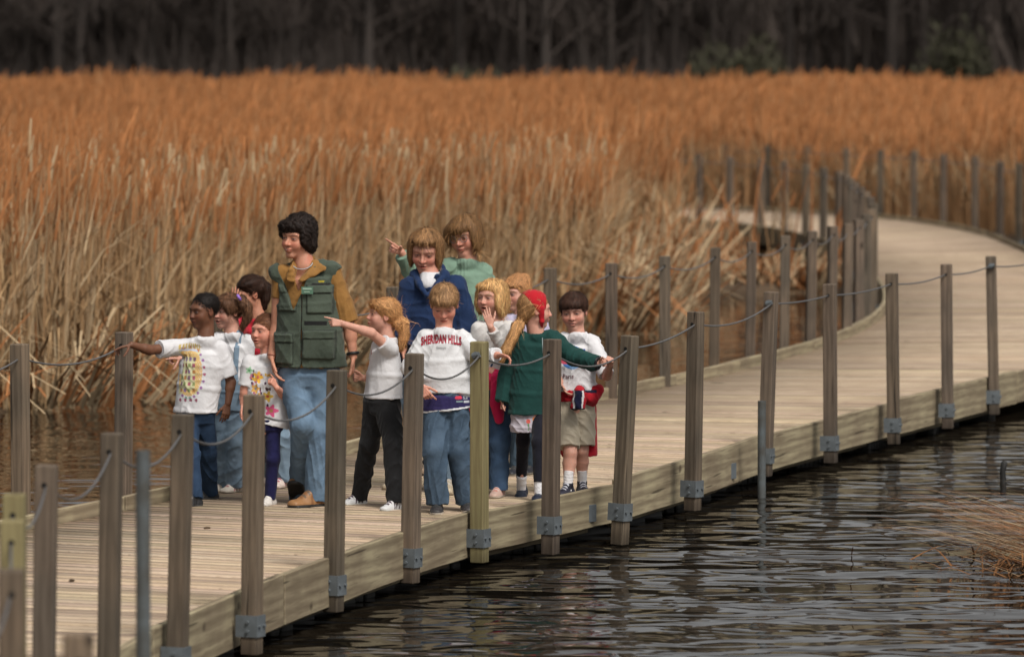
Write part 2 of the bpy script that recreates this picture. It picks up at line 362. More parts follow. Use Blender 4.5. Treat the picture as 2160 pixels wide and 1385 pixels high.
post(168, 1335, NB, 1, 'blurred post stub rising at the bottom edge left of the metal pipe', GN)
for (x, y, ln, zt, g, sh, lb) in near:
    if x == -40 or x > 2200:
        P = UZ(x, y, zt); npos.append((Vector((P.x, P.y, zt - .075)), sh)); continue
    o, c = post(x, y, NB, 1, lb, GN, lean=ln, zt=zt, green=bool(g), shackle=bool(sh)); npos.append((c, sh))
inner = [
 (43, 725, 0, 1, 'grey far edge post with a shackle, left of the boy with the outstretched arm'),
 (262, 700, 4, 0, 'grey far edge post just behind the outstretched brown hand'),
 (452, 667, 0, 0, 'far edge post hidden behind the girl in overalls, only its foot showing'),
 (622, 642, 0, 0, 'far edge post behind the legs of the woman in the vest'),
 (708, 627, 0, 0, 'far edge post behind the arm of the woman in the vest'),
 (832, 605, 0, 0, 'far edge post behind the woman in the blue hooded top'),
 (1000, 584, 0, 0, 'far edge post behind the woman in the green sweatshirt'),
 (1160, 565, 0, 1, 'far edge post rising behind the girl with the red headscarf'),
 (1290, 555, 0, 0, 'far edge post, first right of the dark haired smiling boy'),
 (1403, 540, 0, 0, 'far edge post, second right of the dark haired smiling boy'),
 (1509, 522, 3, 0, 'far edge post, third right of the dark haired smiling boy'),
 (1586, 510, 4, 0, 'far edge post, fourth right of the dark haired smiling boy'),
 (1657, 497, 3, 0, 'far edge post, fifth right of the dark haired smiling boy'),
 (1713, 487, 3, 0, 'far edge post, sixth right of the dark haired smiling boy'),
 (1757, 477, 3, 0, 'far edge post, seventh right of the dark haired smiling boy'),
 (1789, 472, 3, 1, 'shackled far edge post, eighth right of the dark haired smiling boy')]
GI = 'posts along the far edge of the boardwalk'
ipos = []
for (x, y, ln, sh, lb) in inner:
    o, c = post(x, y, IB, -1, lb, GI, lean=ln, shackle=bool(sh), zt=.937 if x == 262 else .96); ipos.append(c)
far_in = [(1812, 463), (1828, 452), (1839, 441), (1843, 429), (1838, 415), (1829, 404), (1818, 394), (1806, 385), (1795, 376), (1785, 368), (1770, 361), (1737, 353), (1700, 347), (1655, 340), (1605, 335), (1540, 330), (1475, 325), (1415, 321), (1350, 317)]
ORD = ['first', 'second', 'third', 'fourth', 'fifth', 'sixth', 'seventh', 'eighth', 'ninth', 'tenth', 'eleventh', 'twelfth', 'thirteenth', 'fourteenth', 'fifteenth', 'sixteenth', 'seventeenth', 'eighteenth', 'nineteenth']
GB = 'posts round the inside of the far bend'
for k, (x, y) in enumerate(far_in):
    if k < 10: lb = 'post in the tight row inside the bend, %s counting away from the camera' % ORD[k]
    else: lb = 'thin distant post among reeds, %s left of the tight row' % ORD[k - 10]
    post(x, y, IB, -1, lb, GB)
far_out = [(2150, 345), (2110, 340), (2057, 330), (1990, 325), (1928, 318), (1857, 316), (1785, 312), (1702, 308), (1620, 306), (1530, 304), (1440, 302), (1350, 300), (1260, 298)]
GO = 'posts on the outside of the far bend against the reeds'
for k, (x, y) in enumerate(far_out):
    lb = 'distant post outside the bend, %s from the right photo edge' % ORD[k]
    post(x, y, NB, 1, lb, GO)
# ------------------------------------------------------------------ cables
def cable(pts, label, sag, group, rad=.0055):
    P = []
    for j in range(len(pts) - 1):
        a, b = pts[j], pts[j + 1]; L = (b - a).length; sg = sag(j) if callable(sag) else sag
        for k in range(14):
            t = k / 14; p = a.lerp(b, t); p = p.copy(); p.z -= sg * 4 * t * (1 - t); P.append(p)
    P.append(pts[-1])
    c0 = P[0].copy(); b = B(); b.tube([q - c0 for q in P], rad, 7)
    o = link('cable', b.mesh('cable', smooth=True), M['cable']); o.location = c0
    tag(o, label, 'cable', group); return o
GC = 'slack grey cables strung between the posts'
NP = [p for p, s_ in npos]
sg = [.08, .08, .08, .10, .12, .11, .10, .10, .09, .09, .06, .09, .03, .06, .015, .02, .025, .02, .03]
def cut(a, b): return NP[a:b + 1], (lambda j: sg[a + j])
for (a, b, lb) in ((0, 10, 'slack near edge cable from the left corner to the yellowish green post'), (10, 14, 'near edge cable running right from the yellowish green post to the short pipe'),
                   (14, 19, 'slack grey cable on the near edge at right, starting beside the short pipe')):
    P_, f_ = cut(a, b)
    P_ = [p + Vector((0, -.06, 0)) if (k in (0, len(P_) - 1)) else p for k, p in enumerate(P_)]
    cable(P_, lb, f_, GC)
lft = UZ(-160, 752, .96); lft.z = .885
cable([lft] + ipos[:8], 'grey cable on the far edge passing behind the children at left', .07, GC)
cable(ipos[7:16], 'grey cable on the far edge above the brown water, right of the group', .06, GC)
def fpos(L): return [Vector((UZ(x, y, .96).x, UZ(x, y, .96).y, .885)) for x, y in L]
cable(fpos([(1789, 472)] + far_in), 'thin cable joining the tight row of posts inside the bend', .04, GC, .006)
cable(fpos(far_out), 'thin distant cable joining the posts outside the bend', .05, GC, .006)
# ------------------------------------------------------------------ pipes
def pipe(x, ytop, d, r, label):
    P = U(x, ytop, d); h = P.z + .55; b = B()
    b.tube([(0, 0, -.55), (0, 0, P.z)], r, 16, cap=False); b.tube([(0, 0, P.z - .03), (0, 0, P.z)], [r * .82] * 2, 16, cap=True)
    o = link('mooring_pipe', b.mesh('mooring_pipe', smooth=False), M['pipe']); o.location = (P.x, P.y, 0)
    return tag(o, label, 'pipe', 'mooring pipes in the water')
pipe(301, 950, 19.9, .026, 'tall blurred bluish metal pipe standing before the deck at lower left')
pipe(1607, 845, 35.9, .026, 'short metal pipe with brown lower half beside the near edge post')
# crumbs on the deck
for k, (x, y, r_, lb) in enumerate(((437, 1115, .016, 'dark leaf crumb on the deck below the boy with the outstretched arm'), (152, 1225, .012, 'small dark speck on the deck between the two leftmost grey posts'))):
    bm = bmesh.new(); bmesh.ops.create_icosphere(bm, subdivisions=2, radius=r_)
    for v in bm.verts: v.co = Vector((v.co.x * R.uniform(.9, 1.5), v.co.y * 1.2, v.co.z * .45))
    me = bpy.data.meshes.new('leaf_crumb'); bm.to_mesh(me); bm.free(); P = UZ(x, y, DECK)
    o = link('leaf_crumb', me, M['mud']); o.location = (P.x, P.y, DECK + .006); tag(o, lb, 'debris')
# ------------------------------------------------------------------ water, bed, banks
bd = B(); bd.box((-900, -60, -1.6), (900, 1500, -1.2)); tag(link('ground', bd.mesh('ground'), M['bed']), kind='structure')
def water_mat():
    m = bpy.data.materials.new('water'); m.use_nodes = True; t = m.node_tree; N, L = t.nodes, t.links
    p = N['Principled BSDF']; p.inputs['Base Color'].default_value = (.012, .009, .006, 1); p.inputs['Roughness'].default_value = .03; p.inputs['IOR'].default_value = 1.33
    p.inputs['Specular IOR Level'].default_value = .5
    tc = N.new('ShaderNodeTexCoord'); mp = N.new('ShaderNodeMapping'); mp.inputs['Rotation'].default_value = (0, 0, .12); mp.inputs['Scale'].default_value = (.72, 1.0, 1)
    L.new(tc.outputs['Object'], mp.inputs[0])
    def nz(sc, det, dist=0):
        n = N.new('ShaderNodeTexNoise'); n.inputs['Scale'].default_value = sc; n.inputs['Detail'].default_value = det; n.inputs['Distortion'].default_value = dist; L.new(mp.outputs[0], n.inputs['Vector']); return n.outputs['Fac']
    def math_(op, a, b):
        q = N.new('ShaderNodeMath'); q.operation = op
        for i, v in enumerate((a, b)):
            if isinstance(v, float): q.inputs[i].default_value = v
            else: L.new(v, q.inputs[i])
        return q.outputs[0]
    h = math_('ADD', math_('MULTIPLY', nz(3.0, 1.2, .6), .8), math_('MULTIPLY', nz(.9, 1.0), 1.1))
    # calmer patches (lee of the walkway and banks)
    cl = N.new('ShaderNodeTexNoise'); cl.inputs['Scale'].default_value = .12; cl.inputs['Detail'].default_value = 2; L.new(tc.outputs['Object'], cl.inputs['Vector'])
    mr = N.new('ShaderNodeMapRange'); mr.inputs[1].default_value = .35; mr.inputs[2].default_value = .6; mr.inputs[3].default_value = .55; mr.inputs[4].default_value = 1.1; L.new(cl.outputs['Fac'], mr.inputs[0])
    # sheltered water by the reeds: ripples fade with distance
    sx = N.new('ShaderNodeSeparateXYZ'); L.new(tc.outputs['Object'], sx.inputs[0])
    m3 = N.new('ShaderNodeMapRange'); m3.inputs[1].default_value = 33; m3.inputs[2].default_value = 46; m3.inputs[3].default_value = 1; m3.inputs[4].default_value = .16; L.new(sx.outputs['Y'], m3.inputs[0])
    b = N.new('ShaderNodeBump'); b.inputs['Distance'].default_value = .066; b.inputs['Strength'].default_value = 1
    L.new(math_('MULTIPLY', math_('MULTIPLY', h, mr.outputs[0]), m3.outputs[0]), b.inputs['Height']); L.new(b.outputs[0], p.inputs['Normal'])
    return m
M['water'] = water_mat()
wm = npmesh('water', [(-300, -40, WATER), (300, -40, WATER), (300, 171, WATER), (-300, 171, WATER)], [(0, 1, 2, 3)])
tag(link('water', wm, M['water']), kind='structure')
FRONT = [(-60, 30), (-14, 37), (-8, 41), (-3.96, 44), (-2.94, 47.4), (-1.45, 52.5), (.2, 54.6), (.85, 56.3), (1.1, 61), (1.25, 65.6), (2.0, 64.6), (3.04, 63.8), (3.45, 65.5), (3.6, 70)]
FX = np.array([p[0] for p in FRONT]); FD = np.array([p[1] for p in FRONT])
def front(X): return np.interp(X, FX, FD)
# marsh ground sheet: polar-ish grid clipped to the bank line (drops under water in front of it)
gx = np.linspace(-60, 70, 261); gy = np.r_[np.arange(30, 100, .35), np.arange(100, 171, 2.0)]
GX, GY = np.meshgrid(gx, gy, indexing='ij')
near_front = np.where(GX < 3.55, front(GX), 1e3)
# right of the bend: ground starts beyond the outer edge of the walkway
oi = np.argsort(NE[:, 0])
def dist_poly(X, Y, A):
    D = np.full(X.shape, 1e9)
    for j in range(0, len(A), 3): D = np.minimum(D, (X - A[j, 0]) ** 2 + (Y - A[j, 1]) ** 2)
    return np.sqrt(D)
def side_inside(X, Y, A, B_):
    """signed position across the walkway: t in 0..1 between near edge and inner edge; <0 outside"""
    Dn = np.full(X.shape, 1e9); T = np.zeros(X.shape)
    for j in range(0, len(A), 2):
        q = DIRN[j]; hw = np.linalg.norm(A[j] - B_[j]) / 2
        for fr_ in (.15, .5, .85):
            c = A[j] * fr_ + B_[j] * (1 - fr_); dd = (X - c[0]) ** 2 + (Y - c[1]) ** 2; c = (A[j] + B_[j]) / 2
            tt = ((X - c[0]) * q[0] + (Y - c[1]) * q[1]) * 1.3 / hw; m_ = dd < Dn; Dn[m_] = dd[m_]; T[m_] = tt[m_]
    return T, np.sqrt(Dn)
def wet(X, Y):
    """True where open water (no reeds)"""
    T, D = side_inside(X, Y, NE, IE)
    on_walk = np.abs(T) < 1.55
    on_walk &= D < 2.2
    left = T < 0                        # inside of bend / left of walkway
    fr = np.where(X < 3.55, front(X), 62 + (X - 3.55) * 30)
    w_left = Y < fr
    w_right = (Y < 57)
    return np.where(left, w_left, w_right), on_walk, T
Wt, OW, TT = wet(GX, GY)
rng = np.random.default_rng(3)
ZZ = -.235 + .05 * np.sin(GX * 1.7) * np.cos(GY * 1.3) + rng.uniform(-.03, .03, GX.shape)
ZZ = np.where(Wt, -.75, ZZ); ZZ = np.where(OW & ~Wt, -.30, ZZ); ZZ = np.where(GY > 165, .0, ZZ)
nx, ny = GX.shape; I = np.arange(nx * ny).reshape(nx, ny)
F_ = np.stack([I[:-1, :-1], I[1:, :-1], I[1:, 1:], I[:-1, 1:]], -1).reshape(-1, 4)
tag(link('marsh_ground', npmesh('marsh_ground', np.stack([GX, GY, ZZ], -1).reshape(-1, 3), F_, True), M['mud']), kind='structure')
hl = npmesh('far_bank', [(-400, 169, -.5), (400, 169, -.5), (400, 190, .6), (-400, 190, .6), (400, 330, 6), (-400, 330, 6), (400, 1200, 30), (-400, 1200, 30)], [(0, 1, 2, 3), (3, 2, 4, 5), (5, 4, 6, 7)])
M['floor'] = mat('forest_floor', (.05, .035, .02), .95, (.03, .03, .015), .5)
tag(link('far_bank', hl, M['floor']), kind='structure')
# ------------------------------------------------------------------ reeds
def strips(base, yaw, lean_dir, H, W, lean, curve, C0, C1, seg=2, tip=.25, kink=None):
    """vectorised tapered blade strips. base (n,3)"""
    n = len(base); ks = np.linspace(0, 1, seg + 1); V = np.zeros((n, seg + 1, 2, 3), np.float32); C = np.zeros((n, seg + 1, 2, 3), np.float32)
    wx, wy = np.cos(yaw), np.sin(yaw); lx, ly = np.cos(lean_dir), np.sin(lean_dir)
    for j, t in enumerate(ks):
        off = (lean * t + curve * t * t) * H
        z = H * t * np.sqrt(np.clip(1 - (lean * t + curve * t) ** 2 * .6, .05, 1))
        if kink is not None:
            kk_ = np.clip((t - kink) / (1 - kink + 1e-6), 0, 1) * (kink < 1); z = z - kk_ * H * (1 - kink) * 1.5; off = off + kk_ * H * (1 - kink) * .9
        wd = W * (1 - (1 - tip) * t) / 2
        for s_, sg_ in ((0, -1), (1, 1)):
            V[:, j, s_, 0] = base[:, 0] + lx * off + sg_ * wx * wd; V[:, j, s_, 1] = base[:, 1] + ly * off + sg_ * wy * wd; V[:, j, s_, 2] = base[:, 2] + z
            C[:, j, s_] = C0 * (1 - t) + C1 * t
    idx = np.arange(n * (seg + 1) * 2).reshape(n, seg + 1, 2)
    F = np.stack([idx[:, :-1, 0], idx[:, :-1, 1], idx[:, 1:, 1], idx[:, 1:, 0]], -1).reshape(-1, 4)
    return V.reshape(-1, 3), F, C.reshape(-1, 3)
class Acc:
    def __init__(s): s.V, s.F, s.C, s.n = [], [], [], 0
    def add(s, r): s.V.append(r[0]); s.F.append(r[1] + s.n); s.C.append(r[2]); s.n += len(r[0])
    def obj(s, name, m, **k): return tag(link(name, npmesh(name, np.concatenate(s.V), np.concatenate(s.F), False, np.concatenate(s.C)), m), **k)
M['reed'] = mat('reed', (1, 1, 1), .75, (.8, .78, .75), 3, attr='shade', spec=.2)
def sample(n, xlo, xhi, dlo, dhi):
    """points spread over the wedge the lens sees (plus margin to the sides), roughly even on the ground"""
    d = np.sqrt(NR.uniform(dlo ** 2, dhi ** 2, n)); x = NR.uniform(xlo, xhi, n) * d; return x, d
acc = Acc()
TAN = np.array((.46, .30, .155)); ORG = np.array((.41, .170, .062)); PAL = np.array((.60, .445, .27)); BRN = np.array((.30, .135, .05)); DRK = np.array((.16, .09, .045))
def patch(X, Y, sc, ph=0):
    return .5 + .25 * (np.sin(X * sc + ph + 1.3 * np.sin(Y * sc * .7)) + np.sin(Y * sc * .8 + ph * 2 + 1.7 * np.sin(X * sc * .6 + 2)))
def density(X, Y):
    W_, O_, T = wet(X, Y); D = np.where(W_ | O_, 0.0, 1.0)
    T2 = T
    q = X / Y; ins = (T < 0) & (q > .029) & (Y > 58) & (Y < 84)             # open broken patch inside the bend
    D = np.where(ins, D * .006, D)
    mid = (T < 0) & (q > .018) & (q <= .029) & (Y > 60) & (Y < 84)
    D = np.where(mid, D * .35, D)
    return D, ins
def field(n, dlo, dhi, Hm, wd, leaves, xm=.15):
    X, Y = sample(n, -xm, xm, dlo, dhi); D, ins = density(X, Y); k = NR.random(n) < D; X, Y, ins = X[k], Y[k], ins[k]; n = len(X)
    dfr = np.clip((Y - front(np.minimum(X, 3.5))), 0, 30)
    H = Hm * NR.normal(1, .10, n) * (.88 + .2 * patch(X, Y, .9)) * np.where(ins, .75, 1)
    base = np.stack([X, Y, np.full(n, -.27)], -1)
    o = patch(X, Y, .55, 3)[:, None]; far_ = np.clip((Y - 46) / 30, 0, 1)[:, None]
    r1 = NR.random((n, 1)); c0 = (TAN * (.55 + .6 * r1)) * (1 - .35 * far_) + ORG * .3 * far_
    c1 = c0 * .6 + (ORG * (.4 + .5 * o)) * .55 + far_ * (ORG * .15)
    W = wd * NR.uniform(.7, 1.4, n)
    acc.add(strips(base, NR.uniform(-.9, .9, n), NR.uniform(0, 6.28, n), H, W, NR.normal(.0, .05, n), NR.normal(.05, .05, n), c0, c1, 2, .5))
    # fluffy heads
    hb_ = base.copy(); hb_[:, 2] += H * .86
    hc = (ORG * (.75 + .4 * NR.random((n, 1)))) * (.8 + .35 * o); hc = np.where(NR.random((n, 1)) < .06 * (1 - far_), PAL * .9, hc)
    acc.add(strips(hb_, NR.uniform(-.9, .9, n), NR.uniform(-.6, .6, n), NR.uniform(.2, .34, n) * H / Hm, W * 2.1, NR.normal(.12, .15, n), NR.normal(.1, .1, n), hc * .8, hc * 1.1, 2, .4))
    for _ in range(leaves):
        b2 = base.copy(); b2[:, 2] += H * NR.uniform(.15, .6, n)
        cl = np.where(NR.random((n, 1)) < .35, PAL * .9, TAN) * (.6 + .6 * NR.random((n, 1))) * (1 - .25 * far_)
        acc.add(strips(b2, NR.uniform(-.9, .9, n), NR.uniform(0, 6.28, n), NR.uniform(.35, .75, n), W * 1.3, NR.normal(.35, .3, n), NR.normal(.25, .25, n), cl, cl, 2, .15))
field(34000, 40, 58, 1.60, .012, 2)
field(46000, 58, 82, 1.55, .015, 2)
field(80000, 82, 120, 1.52, .022, 1)
field(80000, 120, 170, 1.50, .036, 1, .14)
# front fringe of the left bank: cattail stems, pale broken blades
def fringe(n, d0, d1, xlo, xhi, clr=1.0):
    X = NR.uniform(xlo, xhi, n); Y = front(X) + NR.uniform(d0, d1, n) ** 1.0; base = np.stack([X, Y, np.full(n, -.3)], -1)
    r = NR.random(n); H = NR.uniform(.9, 1.9, n); c = np.where((NR.random(n) < .4)[:, None], PAL, TAN) * NR.uniform(.55, 1.05, (n, 1)) * clr
    c2 = c * .8 + ORG * .15
    acc.add(strips(base, NR.uniform(-.8, .8, n), NR.uniform(0, 6.28, n), H, NR.uniform(.010, .024, n), NR.normal(0, .13, n), NR.normal(.0, .12, n), c * .85, c2, 3, .35))
    m = n // 3                                                      # snapped ones
    k = NR.integers(0, n, m)
    acc.add(strips(base[k] + np.array((.05, 0, 0)), NR.uniform(-.8, .8, m), NR.uniform(0, 6.28, m), NR.uniform(.8, 1.7, m), NR.uniform(.012, .026, m), NR.normal(0, .3, m), NR.normal(0, .25, m), c[k] * 1.05, c[k], 5, .5, kink=NR.uniform(.35, .7, m)))
fringe(5200, 0, 2.5, -14, .85)
fringe(5200, 1.5, 6, -14, 1.1, .9)
def cattails(n, d0, d1, xlo, xhi):
    X = NR.uniform(xlo, xhi, n); Y = front(X) + NR.uniform(d0, d1, n); H = NR.uniform(1.5, 1.95, n); base = np.stack([X, Y, np.full(n, -.3)], -1)
    c = np.repeat((TAN * .8)[None], n, 0)
    acc.add(strips(base, NR.uniform(-.4, .4, n), NR.uniform(0, 6.28, n), H, np.full(n, .009), NR.normal(0, .05, n), NR.normal(0, .03, n) * 0, c, c, 1, .8))
    hb_ = base.copy(); hb_[:, 2] += H * .97; hcol = np.where((NR.random(n) < .7)[:, None], ORG * .85, PAL * .95)
    for yw in (0, 1.57): acc.add(strips(hb_ - np.array((0, 0, .12)), np.full(n, yw), NR.uniform(0, 6.28, n), NR.uniform(.12, .18, n), np.full(n, .028), np.zeros(n), np.zeros(n), hcol, hcol, 1, .8))
cattails(2600, 1, 12, -14, 1.0)
acc.obj('reeds', M['reed'], label='dense mass of dry orange brown reeds filling the marsh', cat='reeds', kind='stuff')
# leaning & fallen pale clumps at the bank corner and inside the bend
acc = Acc()
def heap(cx, cy, n, rad, Hm, spread, col=PAL, wd=.03, zz=-.28, dirm=None):
    a = NR.uniform(0, 6.28, n); r = rad * np.sqrt(NR.random(n)); base = np.stack([cx + r * np.cos(a) * 1.3, cy + r * np.sin(a), np.full(n, zz)], -1)
    ld = a if dirm is None else NR.normal(dirm, .5, n)
    c = np.where((NR.random(n) < .5)[:, None], col, ORG * 1.05) * NR.uniform(.55, 1.05, (n, 1))
    acc.add(strips(base, NR.uniform(-.8, .8, n), ld, Hm * NR.uniform(.5, 1.1, n), wd * NR.uniform(.5, 1.3, n), np.abs(NR.normal(spread, .25, n)), NR.normal(.15, .2, n), c * .8, c, 3, .4))
for (cx, cy, n, rad, Hm, sp) in ((.6, 56.6, 260, .9, .9, .6), (-.4, 55.8, 260, 1.0, 1.0, .5), (1.0, 60, 200, .8, 1.0, .5), (.9, 64.5, 220, .9, 1.1, .45), (1.9, 66.0, 260, .7, .5, .8), (2.7, 65.8, 280, .7, .45, .85),
                                 (3.2, 65.6, 180, .5, .5, .75), (2.4, 67.5, 90, .9, .6, .6), (1.5, 68, 140, .8, 1.1, .35), (2.9, 68.5, 60, .7, .6, .6), (-3.2, 46.6, 260, .8, .8, .7), (-3.9, 45.0, 240, .9, .8, .7), (-2.2, 50.5, 220, 1, .8, .7),
                                 (-6, 43.5, 260, 1.6, .8, .8), (-1.2, 53.6, 220, 1, .9, .6)):
    heap(cx, cy, n, rad, Hm, sp)
heap(2.4, 67, 15, 1.1, 1.6, .12, ORG * .9, .045)
heap(3.2, 69, 9, .7, 1.5, .12, ORG * .9, .045)
acc.obj('broken_reeds', M['reed'], label='pale broken reeds heaped along the water edge', cat='reeds', kind='stuff')
# clump lying in the water at the right
acc = Acc()
n = 520; ang = NR.normal(math.pi - .05, .42, n); base = np.stack([NR.normal(3.12, .22, n), NR.normal(32.3, .9, n), NR.uniform(-.29, -.2, n)], -1)
c = np.where((NR.random(n) < .4)[:, None], PAL, ORG) * NR.uniform(.45, .95, (n, 1))
acc.add(strips(base, NR.uniform(1.2, 1.9, n), ang, NR.uniform(.3, .85, n), NR.uniform(.008, .018, n), NR.uniform(.80, 1.05, n), NR.uniform(-.12, .16, n), c, c * .9, 4, .3))
n = 200; base = np.stack([NR.normal(2.85, .28, n), NR.normal(31.2, .45, n), np.full(n, -.29)], -1); c = BRN * NR.uniform(.4, 1.2, (n, 1))
acc.add(strips(base, NR.uniform(0, 3.1, n), NR.uniform(0, 6.28, n), NR.uniform(.15, .4, n), NR.uniform(.006, .016, n), NR.uniform(.8, 1.0, n), NR.uniform(0, .1, n), c, c, 3, .5))
for v_ in acc.V: v_[:, 2] = -.30 + (v_[:, 2] + .30) * .36
acc.obj('floating_reeds', M['reed'], label='clump of fallen orange reeds lying in the water at the right edge', cat='reeds', kind='stuff')
bb = B(); bb.tube([(0, 0, -.3), (.004, 0, 0), (.0, 0, .08), (.010, 0, .13), (.014, 0, .145)], [.026, .022, .019, .023, .012], 9)
P = UZ(2115, 1018, WATER); o = link('stake', bb.mesh('stake', smooth=True), M['black']); o.location = (P.x, P.y, WATER); tag(o, 'short black stake poking out of the water at right', 'stake')
# ------------------------------------------------------------------ woods
M['bark'] = mat('bark', (.058, .046, .039), .9, (.038, .031, .027), 3, stretch=(1, 1, .2))
M['twig'] = mat('twigs', (.080, .062, .052), .95, (.042, .034, .030), .25)
M['bush'] = mat('bush_leaf', (.064, .062, .034), .9, (.045, .040, .028), .6)
def tree_meshes(seed):
    r = random.Random(seed); H = r.uniform(13, 19); tb = B(); r0 = r.uniform(.09, .22); bx, by = r.uniform(-.6, .6), r.uniform(-.6, .6)
    tr = [(bx * t * t, by * t * t, H * t - .6) for t in (0, .1, .25, .45, .7, 1)]
    tb.tube(tr, [r0 * 1.35, r0, r0 * .85, r0 * .65, r0 * .35, .03], 9)
    acc2 = Acc(); rg = np.random.default_rng(seed); nb = 26; cb_ = B()
    for k in range(nb):
        t = r.uniform(.14, .98); z = H * t; a = r.uniform(0, 6.28); L = (1.1 - t) * r.uniform(2.2, 4.5) + .6; up = r.uniform(.3, .9)
        p0 = Vector((bx * t * t, by * t * t, z - .6)); p1 = p0 + Vector((math.cos(a) * L * .5, math.sin(a) * L * .5, L * up * .5)); p2 = p0 + Vector((math.cos(a) * L, math.sin(a) * L, L * up * 1.2))
        cb_.tube([p0, p1, p2], [r0 * .22, r0 * .13, .015], 5)
        m = 70; s_ = rg.uniform(.25, 1, m)[:, None]; bs = np.array(p0) * (1 - s_) + np.array(p2) * s_ + rg.normal(0, .25, (m, 3))
        cc = np.ones((m, 3))
        acc2.add(strips(bs, rg.uniform(0, 3.1, m), rg.uniform(0, 6.28, m), rg.uniform(.5, 1.3, m), rg.uniform(.02, .06, m), rg.uniform(0, .9, m), rg.uniform(-.3, .3, m), cc, cc, 2, .3))
    V0 = np.array(cb_.V); f4 = np.array([f for f in cb_.F if len(f) == 4]); acc2.add((V0, f4, np.ones((len(V0), 3))))
    cm = npmesh('crown', np.concatenate(acc2.V), np.concatenate(acc2.F)); cm.materials.append(M['twig'])
    tm = tb.mesh('trunk', smooth=True); tm.materials.append(M['bark']); return tm, cm
TM = [tree_meshes(40 + i) for i in range(7)]
tx = []
for k in range(46):
    tx.append(((-21 + k * .93 + R.uniform(-.35, .35)), R.choice((176, 181, 187, 194)) + R.uniform(-2, 2)))
HU = ['thick', 'slender', 'straight', 'leaning', 'pale barked', 'dark', 'stout']
for k, (x, y) in enumerate(tx):
    a = k % 7; side = ('left' if x < -6 else 'right' if x > 6 else 'middle')
    o = empty('bare_tree', (x, y, .4), label='bare dark woodland tree behind the reeds, number %s from the left photo edge' % (k + 1), cat='tree', group='bare trees of the wood behind the reeds')
    o['label'] = 'bare dark leafless tree standing in the wood behind the reeds'
    o.rotation_euler = (0, 0, R.uniform(0, 6.28)); s_ = R.uniform(.8, 1.15); o.scale = (s_, s_, s_)
    tm, cm = TM[a]; link('trunk', tm, None, o); link('crown', cm, None, o)
acc = Acc(); n = 52000
X = NR.uniform(-60, 60, n); Y = NR.uniform(196, 226, n); Z = NR.uniform(-.2, 1, n) ** 1.0 * 13 + .6
base = np.stack([X, Y, Z], -1); cc = np.ones((n, 3))
acc.add(strips(base, NR.uniform(-.8, .8, n), NR.uniform(0, 6.28, n), NR.uniform(1.5, 4.5, n), NR.uniform(.05, .34, n), NR.normal(0, .25, n), NR.normal(0, .2, n), cc, cc, 2, .3))
acc.obj('woods', M['twig'], label='dark tangled mass of the wood beyond the marsh', cat='woods', kind='stuff')
# low undergrowth in front of the trunks
acc = Acc(); n = 9000; X = NR.uniform(-50, 50, n); Y = NR.uniform(172, 186, n); base = np.stack([X, Y, np.full(n, .2)], -1); cc = np.ones((n, 3)) * NR.uniform(.6, 1.6, (n, 1))
acc.add(strips(base, NR.uniform(-.8, .8, n), NR.uniform(0, 6.28, n), NR.uniform(.4, 2.2, n) * (.5 + patch(X, Y, .5)), NR.uniform(.02, .06, n), NR.normal(0, .3, n), NR.normal(0, .2, n), cc, cc, 2, .3))
acc.obj('undergrowth', M['twig'], label='dark brown undergrowth at the foot of the wood', cat='undergrowth', kind='stuff')
def bush(x, y, rx, rz, lb, seed):
    rg = np.random.default_rng(seed); n = 1500; a = rg.uniform(0, 6.28, n); u = rg.uniform(-.3, 1, n); rr = rg.uniform(.45, 1, n) * (1 + .25 * np.sin(a * 3 + seed))
    b_ = np.stack([rx * rr * np.cos(a) * np.sqrt(1 - u * u * .8), rx * .7 * rr * np.sin(a), rz * (u * rr + .3)], -1); cc = np.ones((n, 3)) * rg.uniform(.5, 1.8, (n, 1))
    A = Acc(); A.add(strips(b_, rg.uniform(0, 3.1, n), rg.uniform(0, 6.28, n), rg.uniform(.15, .35, n), rg.uniform(.08, .2, n), rg.normal(0, .6, n), rg.normal(0, .3, n), cc, cc, 1, .3))
    o = empty('bush', (x, y, .4), label=lb, cat='bush')
    me = npmesh('foliage', np.concatenate(A.V), np.concatenate(A.F)); link('foliage', me, M['bush'], o)
    b = B()
    for k in range(7):
        an = k * .9; b.tube([(0, 0, -.5), (math.cos(an) * rx * .3, math.sin(an) * rx * .2, rz * .5), (math.cos(an) * rx * .6, math.sin(an) * rx * .4, rz)], [.06, .04, .02], 5)
    link('stem', b.mesh('stem'), M['bark'], o)
def bx(px, d): return (px - 1080) / FPX * d
bush(bx(1570, 172.5), 172.5, 1.7, 1.6, 'dull green bush before the wood, above the middle of the bend', 5)
bush(bx(2020, 173), 173, 1.2, 1.9, 'green bush before the wood near the right photo edge', 6)
bush(bx(1000, 174), 174, .9, .9, 'small dull bush before the wood above the woman in green', 7)
bush(bx(1820, 178), 178, 1.1, .8, 'low brownish bush before the wood between the two green ones', 8)
